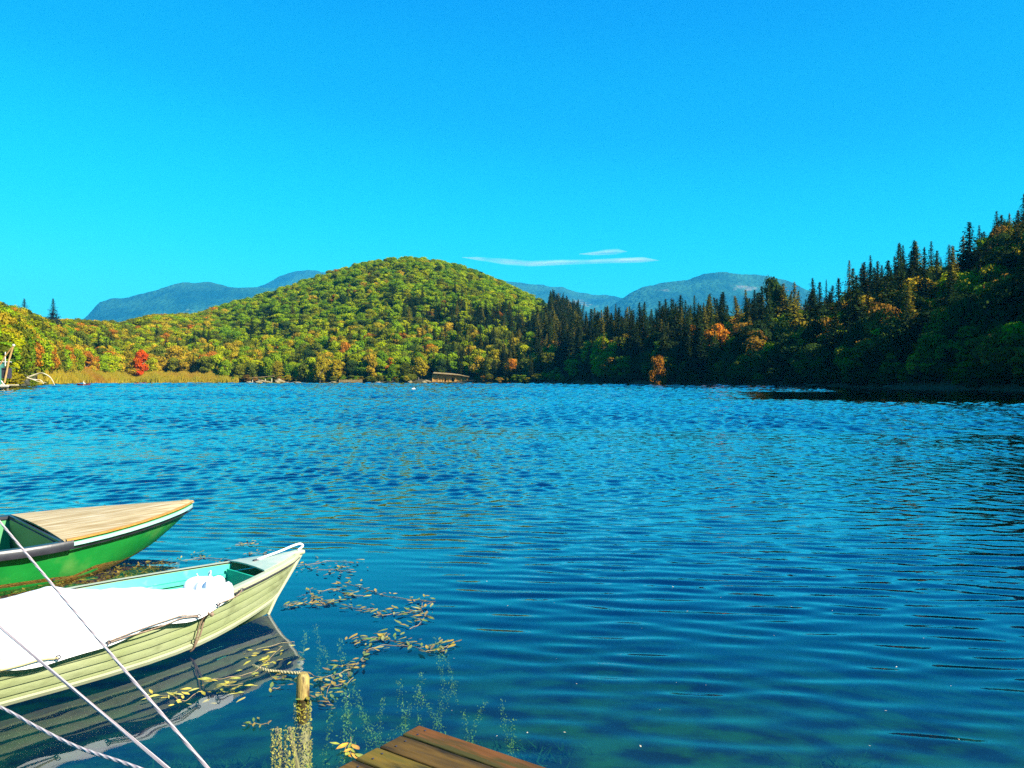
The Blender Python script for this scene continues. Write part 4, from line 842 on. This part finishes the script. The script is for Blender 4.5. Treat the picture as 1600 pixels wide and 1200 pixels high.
pondweed([[(285, 876), (310, 872), (335, 872), (360, 874)], [(368, 851), (385, 849), (398, 848)]], 26, 'pondweed drifting between the two bows', 0.9, PC, 0.09)
pondweed([[(385, 866), (400, 864), (425, 868)]], 14, 'orange pondweed beside the far gunwale of the grey boat', 0.9, PC, 0.06)
pondweed([[(240, 1086), (270, 1088), (288, 1095), (310, 1080)], [(275, 1080), (277, 1097)]], 12, 'yellow spray of pondweed on the reflection of the grey boat', 1.0, [(0.5, 0.36, 0.05), (0.4, 0.36, 0.08)], 0.03)
pondweed([[(330, 1062), (360, 1058), (395, 1050), (420, 1030), (440, 1010)], [(345, 1072), (380, 1068)], [(400, 1015), (440, 1005), (460, 1003)]], 46, 'mass of yellow pondweed under the bow of the grey boat', 0.9, [(0.42, 0.32, 0.03), (0.34, 0.30, 0.04), (0.28, 0.2, 0.03), (0.5, 0.34, 0.04)], 0.06, -0.10)

# weed standing under water
def strand(q, L_):
    C = []; n = int(L_*420); z = -np.linspace(0.0, L_, n); sway = np.stack([0.05*np.sin(z*5+q.uniform(0, 6)), 0.05*np.sin(z*4+q.uniform(0, 6))], 1)
    C = np.stack([sway[:, 0]+q.normal(0, 0.016, n), sway[:, 1]+q.normal(0, 0.016, n), z], 1); return quads(C, q.normal(size=(n, 3)), 0.017, q, 0.6)
WS = [mesh_np('water_weed', *strand(np.random.default_rng(60+i), l)) for i, l in enumerate((0.5, 0.7, 0.9, 0.6))]
for m_ in WS: m_.materials.append(M['weed'])
wlist = []
for i, (px, py, dz) in enumerate([(470, 975, .05), (483, 970, .05), (532, 990, .06), (505, 1000, .04), (535, 1055, .03), (530, 1075, .05), (512, 1080, .06), (542, 1090, .1), (645, 1050, .12), (650, 1072, .12), (690, 985, .06), (684, 1002, .08), (672, 1040, .05), (660, 1052, .08), (700, 1045, .08), (600, 1062, .12), (715, 1070, .18), (770, 1055, .2), (793, 1050, .2), (800, 1062, .25), (745, 1140, .2), (690, 1095, .25), (360, 1190, .1), (420, 1190, .12), (475, 1145, .2), (550, 1030, .1), (572, 1085, .2), (620, 1030, .15), (735, 1100, .25), (640, 1095, .2)]):
    p = at(px, py, 0); o = link('water_weed', WS[i % 4], None, None, (p.x, p.y, -dz)); o.rotation_euler = (random.gauss(0, .25), random.gauss(0, .25), random.uniform(0, 6.28)); k = random.uniform(0.7, 1.1); o.scale = (k, k, k)
    wlist.append((o, px, py))
WL = [((450, 965), 'stem of the grey boat'), ((473, 1090), 'yellow brown stake'), ((545, 1165), 'two orange leaves'), ((655, 1135), 'landing stage corner'), ((620, 1005), 'largest raft of leaves'), ((690, 1010), 'right end of the largest raft'), ((640, 960), 'golden leaf cluster'), ((760, 1060), 'open water beyond the raft')]
wd_ = {}
for o, px, py in wlist:
    (lx_, ly_), nm_ = min(WL, key=lambda q: math.hypot(q[0][0]-px, q[0][1]-py)); wd_.setdefault(nm_, []).append((px, py, o))
for nm_, L_ in wd_.items():
    L_.sort(key=lambda q: q[0])
    for k, (px, py, o) in enumerate(L_):
        od = '' if len(L_) == 1 else 'leftmost ' if k == 0 else 'rightmost ' if k == len(L_)-1 else ['', 'second ', 'third ', 'fourth ', 'fifth ', 'sixth '][k]
        tag(o, f'{od}feathery green water weed under the surface by the {nm_}', 'water weed', 'water weed under the surface')
# weed beds on the bottom and drifting scraps
q = np.random.default_rng(77); n = 9000
xs = q.uniform(-4.5, 5.0, n); ys = q.uniform(3.2, 9.5, n); kp = (np.sin(xs*1.7+ys*0.9)+np.sin(xs*0.8-ys*1.9+1)+q.normal(0, 0.5, n)) > 0.3; xs, ys = xs[kp], ys[kp]
zb = ground(xs, ys); h = q.uniform(0.03, 0.14, len(xs)); dx = q.normal(0, 0.08, (len(xs), 2)); wv = q.uniform(0, 6.28, len(xs)); ww = 0.012
V = np.stack([np.stack([xs-np.cos(wv)*ww, ys-np.sin(wv)*ww, zb], 1), np.stack([xs+np.cos(wv)*ww, ys+np.sin(wv)*ww, zb], 1), np.stack([xs+dx[:, 0]+0.004, ys+dx[:, 1], zb+h], 1), np.stack([xs+dx[:, 0]-0.004, ys+dx[:, 1], zb+h], 1)], 1).reshape(-1, 3)
tag(link('bottom_weeds', mesh_np('bottom_weeds', V, np.arange(len(V)).reshape(-1, 4)), M['bed_weed']), kind='stuff')
n = 2600; al = q.uniform(0, 1, n); px = q.uniform(-120, 280, n); py = 872+(280-px)*0.10+q.uniform(-2, 44, n)*np.clip((300-px)/200, 0.25, 1)
Pm = np.array([tuple(at(a, b_, 0.0)) for a, b_ in zip(px, py)]); Pm[:, 2] = q.uniform(-0.06, 0.005, n)
V, F = quads(Pm, np.stack([q.normal(0, .3, n), q.normal(0, .3, n), np.ones(n)], 1), 0.055, q, 0.5)
M['mat_weed'] = surf('brown_weed', (0.20, 0.12, 0.02), (0.10, 0.09, 0.015), 6, 0.6, c3=(0.32, 0.19, 0.03), c3scale=9)
tag(link('weed_mat', mesh_np('weed_mat', V, F), M['mat_weed']), kind='stuff')
n = 40; px = q.uniform(450, 1500, n); py = q.uniform(840, 1190, n); Pm = np.array([tuple(at(a, b_, 0.012)) for a, b_ in zip(px, py)])
V, F = quads(Pm, np.stack([q.normal(0, .2, n), q.normal(0, .2, n), np.ones(n)], 1), 0.013, q, 0.8)
M['scrap'] = surf('pale_scrap', (0.5, 0.46, 0.36), (0.4, 0.3, 0.15), 3, 0.6); tag(link('floating_scraps', mesh_np('floating_scraps', V, F), M['scrap']), kind='stuff')

# ------------------------------------------------------------------ far shore things
def gz(x, y): return float(ground(np.array([x]), np.array([y]))[0])
# wooden hut at the water edge
D = 442; x0 = (703-800)/FPX*D; hut = empty('wooden_hut', (x0, D, 0.2)); tag(hut, 'low wooden hut of upright boards on the far shore', 'hut')
M['hut_board'] = surf('hut_board', (0.34, 0.16, 0.03), (0.46, 0.25, 0.06), 0.6, 0.8, 0.03, c3=(0.25, 0.12, 0.03), c3scale=0.5); M['hut_roof'] = surf('hut_roof', (0.26, 0.19, 0.08), (0.18, 0.115, 0.04), 0.5, 0.8, 0.05)
for k in range(18):
    x = -9.3+k*1.09; b = MB(); hh = 3.9+0.25*math.sin(k*1.7)-max(0, k-11)*0.17
    if k in (6, 10): hh2 = 1.4; b.box((x, 0, 0.6+hh-hh2/2), (0.98, 0.14, hh2))
    else: b.box((x, 0.12*(k % 2), 0.6+hh/2), (0.98, 0.14, hh))
    b.build('board', M['hut_board'], hut)
for k in range(7):
    b = MB(); b.box((-9.6+k*3.2, -0.5, 1.9), (0.16, 0.16, 3.8)); b.build('post', M['hut_board'], hut)
b = MB(); b.box((-2, 1.5, 5.05), (14.5, 7.5, 0.25), (Vector((0.997, 0, -0.07)), Vector((0, 1, 0.08)), Vector((0.07, -0.08, 0.99)))); b.build('roof', M['hut_roof'], hut)
b = MB(); b.box((7.3, 1.2, 4.1), (7.0, 6.0, 0.25), (Vector((0.98, 0, -0.18)), Vector((0, 1, 0.08)), Vector((0.18, -0.08, 0.98)))); b.build('lean_to_roof', M['hut_roof'], hut)
b = MB(); b.box((0.5, -1.8, 0.45), (21, 3.4, 0.25)); b.build('deck', M['hut_roof'], hut)
for k in range(6):
    b = MB(); b.tube([(-9+k*3.8, -3.2, -2.0), (-9+k*3.8, -3.2, 0.32)], 0.13, 6); b.build('pile', M['bark'], hut)
for sx in (-9.8, 10.2):
    b = MB(); b.box((sx, 2.2, 2.3), (0.15, 5.0, 3.4)); b.build('end_wall', M['hut_board'], hut)
b = MB(); b.box((0.2, 4.7, 2.3), (20.0, 0.15, 3.6)); b.build('back_wall', M['hut_board'], hut)
# palisade along the bank
D = 449; e = empty('palisade', ((548-800)/FPX*D, D, 0.2)); tag(e, 'short palisade of pale upright stakes along the bank left of the hut', 'palisade')
for k in range(14):
    b = MB(); b.box((-6.2+k*0.95, 0, 0.9+0.1*math.sin(k*2.1)), (0.8, 0.2, 1.7)); b.build('stake', M['hut_roof'], e)
# pale rocks
def rock(u, D, sx, sz, label):
    x = (u-800)/FPX*D; bm = bmesh.new(); bmesh.ops.create_icosphere(bm, subdivisions=3, radius=1.0)
    sd = random.uniform(0, 50)
    for v in bm.verts:
        p = v.co; k = 1+0.22*math.sin(p.x*3+sd)+0.18*math.sin(p.y*4+sd*2)+0.15*math.sin(p.z*5+p.x*4+sd); v.co = Vector((p.x*k*sx, p.y*k*sx*0.8, p.z*k*sz))
    me = bpy.data.meshes.new('shore_rock'); bm.to_mesh(me); bm.free(); tag(link('shore_rock', me, M['rockm'], None, (x, D, 0.25*sz)), label, 'rock', 'pale rocks along the far shore')
M['rockm'] = surf('pale_rock', (0.24, 0.19, 0.10), (0.16, 0.12, 0.05), 0.8, 0.9, 0.1)
for u, D, sx, sz, lab in ((388, 449, 1.6, 0.9, 'pale rock, leftmost of those below the green hill'), (412, 448, 3.2, 1.3, 'largest pale rock at the water below the green hill'), (437, 448, 2.4, 1.7, 'pointed pale rock right of the largest one'), (447, 449, 1.5, 0.7, 'small flat pale rock right of the pointed one'),
                          (462, 449, 2.6, 0.8, 'long flat pale rock at the left of the yellow shore tree'), (520, 448, 1.8, 0.9, 'pale rock left of the palisade'), (590, 446, 1.6, 0.7, 'low pale rock right of the palisade'), (640, 444, 1.4, 0.9, 'pale rock just left of the wooden hut'), (668, 443, 2.2, 1.4, 'pale rock against the left end of the wooden hut')):
    rock(u, D, sx, sz, lab)
# pale plank jetty by the rocks, fallen logs on the shaded bank
D = 452; e = empty('plank_jetty', ((410-800)/FPX*D, D, 0)); tag(e, 'pale plank jetty above the rocks at the foot of the green hill', 'jetty')
for k in range(6): b = MB(); b.box((-6+k*2.3, 0, 3.0+0.18*k), (2.26, 2.2, 0.3)); b.build('plank', M['hut_roof'], e)
for k in range(4): b = MB(); b.box((-5.5+k*3.6, 0, 1.4), (0.3, 0.3, 2.9+0.3*k)); b.build('pile', M['pale_wood'], e)
for u, D, l, ry, lab in ((1275, 211.5, 5.0, 0.03, 'long fallen log lying on the shaded bank'), (1262, 213, 2.0, 0.5, 'short log left of the fallen log on the shaded bank'), (1390, 184.5, 3.0, -0.06, 'thin log on the dark bank at the right')):
    x = (u-800)/FPX*D; b = MB(); b.tube([(-l/2, 0, 0), (-l*0.1, 0, 0.12), (l/2, 0.3, 0.05)], [0.14, 0.13, 0.08], 8); o = b.build('fallen_log', M['bark'], None, True, loc=(x, D, 0.45)); o.rotation_euler = (0, ry, 0.2); tag(o, lab, 'log', 'logs on the right bank')
# fallen bare branches on the left
def fs(px, py, D): return Vector(((px-800)/FPX*D, D, EYE-(py-HOR)/FPX*D))
D = 232; o0 = fs(30, 597, D); e = empty('bare_branches', (o0.x, D, 0)); tag(e, 'bleached fallen branches arching into the lake on the left', 'branches')
for k, (pts, r0) in enumerate((([(26, 597), (34, 593), (45, 588), (58, 583.5), (66, 583), (73, 585), (79, 589), (82, 596), (83, 603)], 0.26), ([(40, 590), (50, 592.5), (57, 593.5), (63, 594), (65, 598), (65, 604)], 0.2), ([(27, 596), (34, 599), (42, 604)], 0.2), ([(48, 588), (42, 586), (37, 587)], 0.16), ([(50, 592), (60, 596), (72, 598)], 0.12), ([(30, 596), (26, 600), (22, 601)], 0.2))):
    P_ = bez([fs(a, b_, D)-Vector((o0.x, D, 0))+Vector((0, 0.8*math.sin(a), 0)) for a, b_ in pts], 4); n_ = len(P_); b = MB(); b.tube(P_, [r0*(1-0.6*i/n_) for i in range(n_)], 6); b.build('branch', M['pale_wood'], e, True)
# bathing platform at the left edge
D = 150; o0 = fs(2, 608, D); bp = empty('bathing_platform', (o0.x, D, 0)); tag(bp, 'wooden bathing platform with leaning poles and ladder at the left edge', 'platform')
def bl(px, py, dy=0): return fs(px, py, D)-Vector((o0.x, D, 0))+Vector((0, dy, 0))
M['pole'] = surf('brown_pole', (0.34, 0.19, 0.06), (0.45, 0.28, 0.10), 1, 0.8, 0.02); M['teal'] = surf('teal_panel', (0.05, 0.22, 0.18), (0.07, 0.26, 0.2), 1, 0.7)
for pts, r_, nm, mm in (([(20.5, 541), (14, 563), (7, 598)], .17, 'pole', 'pole'), ([(21, 540), (9, 555), (-4, 577), (-12, 592)], .14, 'pole', 'pole'), ([(8.3, 550), (8.3, 572)], .08, 'pole', 'white_metal'), ([(-30, 565.5), (18, 565.5)], .07, 'rail', 'white_metal'), ([(1, 568), (1, 602)], .10, 'post', 'teal'), ([(-20, 568), (-20, 602)], .10, 'post', 'teal'), ([(2, 595), (9, 604), (15.5, 614.5)], .09, 'ladder_rail', 'white_metal'), ([(-6, 598), (1, 607), (8, 617)], .09, 'ladder_rail', 'white_metal'), ([(-30, 575), (28, 575)], .05, 'rail', 'dark')):
    b = MB(); b.tube([bl(a, b_, 0) for a, b_ in pts], r_, 7); b.build(nm, M[mm], bp, True)
for f in (0.25, 0.5, 0.75): b = MB(); b.tube([bl(2+13*f, 595+19*f), bl(-6+14*f, 598+19*f)], 0.06, 6); b.build('rung', M['white_metal'], bp)
b = MB(); b.box(bl(-2, 570.5, 0.3), (1.6, 0.3, 1.05)); b.build('panel', M['teal'], bp)
b = MB(); b.box(bl(-8, 583, 1.2), (3.6, 2.0, 2.0)); b.build('cabin', M['dark'], bp)
for k in range(6): b = MB(); b.box((-4.2+k*0.98+0.3, 1.2, 0.95+0.02*(k % 2)), (0.95, 3.6, 0.12)); b.build('deck_plank', M['pale_wood'], bp)
for sx in (-4.0, -1.5, 1.4): b = MB(); b.box((sx, -0.4, -0.3), (0.2, 0.2, 2.2)); b.build('pile', M['bark'], bp)
b = MB(); b.box((-1.2, -0.75, 0.8), (6.2, 0.1, 0.18)); b.build('fascia', M['white_metal'], bp)
b = MB(); b.tube([bl(21, 540), bl(22, 538.5)], 0.24, 8); b.build('pole_cap', M['white_metal'], bp)
# distant rowing boat and the person in it
pb = at(131, 604, 0); e = empty('distant_boat', (pb.x, pb.y, 0.32), 0.15); tag(e, 'tiny dark red rowing boat out on the lake at the left', 'boat')
M['maroon'] = surf('maroon_paint', (0.10, 0.012, 0.018), (0.13, 0.02, 0.025), 2, 0.5)
def sec(t): return 0.62*math.sin(math.pi*min(0.05+0.9*t, 0.97))**0.6, 0.38+0.22*(2*t-1)**2
for sd in (-1, 1):
    b = MB(); b.shell([[Vector((-1.7+3.4*t, sd*sec(t)[0]*f, -0.1+(sec(t)[1]+0.1)*g_)) for f, g_ in ((0.15, 0), (0.75, 0.12), (0.92, 0.6), (1, 1))] for t in np.linspace(0, 1, 11)], 0.03*sd); b.build('hull_side', M['maroon'], e, True)
b = MB(); b.box((-0.1, 0, 0.28), (0.3, 1.0, 0.04)); b.build('thwart', M['ply'], e)
for sd in (-1, 1): b = MB(); b.tube([(0.25, sd*0.55, 0.45), (0.5, sd*1.6, 0.05)], 0.03, 5); b.build('oar', M['pale_wood'], e)
def skin_figure(name, J, E, Rr, m_, parent=None, loc=None):
    me = bpy.data.meshes.new(name); me.from_pydata(J, E, []); o = link(name, me, None, parent, loc); md = o.modifiers.new('skin', 'SKIN'); sv = me.skin_vertices[0].data
    for i, r_ in enumerate(Rr): sv[i].radius = (r_, r_)
    sv[0].use_root = True; md.use_smooth_shade = True; o.modifiers.new('sub', 'SUBSURF').levels = 1; o.modifiers['sub'].render_levels = 2; me.materials.append(m_); return o
M['shirt'] = surf('pale_shirt', (0.62, 0.55, 0.46), (0.7, 0.62, 0.54), 4, 0.8)
M['hairm'] = surf('pale_hat', (0.6, 0.52, 0.36), (0.7, 0.6, 0.44), 4, 0.8)
J = [(0, 0, .42), (0, 0, .62), (0.03, 0, .86), (0.05, 0, 1.0), (0.07, 0, 1.08), (0.08, 0, 1.22), (0.02, .17, .9), (0.02, -.17, .9), (.16, .26, .68), (.16, -.26, .68), (.36, .3, .6), (.36, -.3, .6), (.02, .1, .40), (.02, -.1, .40), (.42, .12, .50), (.42, -.12, .50), (.62, .12, .18), (.62, -.12, .18)]
E = [(0, 1), (1, 2), (2, 3), (3, 4), (4, 5), (2, 6), (2, 7), (6, 8), (7, 9), (8, 10), (9, 11), (0, 12), (0, 13), (12, 14), (13, 15), (14, 16), (15, 17)]
pr = skin_figure('person', J, E, [.13, .12, .14, .07, .055, .10, .06, .06, .045, .045, .035, .035, .085, .085, .06, .06, .045, .045], M['shirt'], None, (pb.x-0.1, pb.y, 0.30)); pr.rotation_euler = (0, 0, 0.15)
tag(pr, 'person in pale clothes rowing the tiny red boat', 'person')
b = MB(); b.tube([(0.08, 0, 1.24), (0.08, 0, 1.27), (0.08, 0, 1.34)], [0.17, 0.11, 0.08], 10); b.build('hat', M['hairm'], pr, True)
# white float
pf = at(646, 609, 0); e = empty('white_float', (pf.x, pf.y, 0)); tag(e, 'tiny white float alone on the lake before the green hill', 'float')
bm = bmesh.new(); bmesh.ops.create_uvsphere(bm, u_segments=16, v_segments=10, radius=1); bmesh.ops.scale(bm, vec=(0.42, 0.3, 0.22), verts=bm.verts); me = bpy.data.meshes.new('body'); bm.to_mesh(me); bm.free(); link('body', me, M['white_metal'], e, (0, 0, 0.1))
b = MB(); b.tube([(0.1, 0, 0.28), (0.12, 0, 0.36), (0.1, 0, 0.46)], [0.10, 0.07, 0.05], 8); b.build('top_ring', M['white_metal'], e, True)
# reeds on the left shore
q = np.random.default_rng(31); n = 26000; uu = q.uniform(60, 372, n); tt = np.arctan((uu-800)/FPX); rs_ = shore_r(np.degrees(tt)); rd = rs_+q.uniform(-1.5, 13, n)**1.0
clump = 0.55+0.45*np.sin(uu*0.21+1)*np.sin(uu*0.083)+q.normal(0, 0.2, n); X_ = rd*np.sin(tt); Y_ = rd*np.cos(tt); Zb = np.maximum(ground(X_, Y_), -0.2); hh = np.clip(1.5+2.2*clump+0.16*(rd-rs_), 0.7, 5.5); ww = q.uniform(0.10, 0.22, n); ax = q.uniform(-0.6, 0.6, n); lx = q.normal(0, 0.35, n); ly = q.normal(0, 0.3, n)
V = np.stack([np.stack([X_-np.cos(ax)*ww, Y_-np.sin(ax)*ww, Zb], 1), np.stack([X_+np.cos(ax)*ww, Y_+np.sin(ax)*ww, Zb], 1), np.stack([X_+lx+0.04, Y_+ly, Zb+hh], 1), np.stack([X_+lx-0.04, Y_+ly, Zb+hh], 1)], 1).reshape(-1, 3)
M['reed'] = surf('golden_reed', (0.357, 0.246, 0.017), (0.281, 0.230, 0.017), 0.08, 0.8, c3=(0.306, 0.136, 0.017), c3scale=0.05, spec=0.1)
tag(link('reeds', mesh_np('reeds', V, np.arange(4*n).reshape(-1, 4)), M['reed']), kind='stuff')
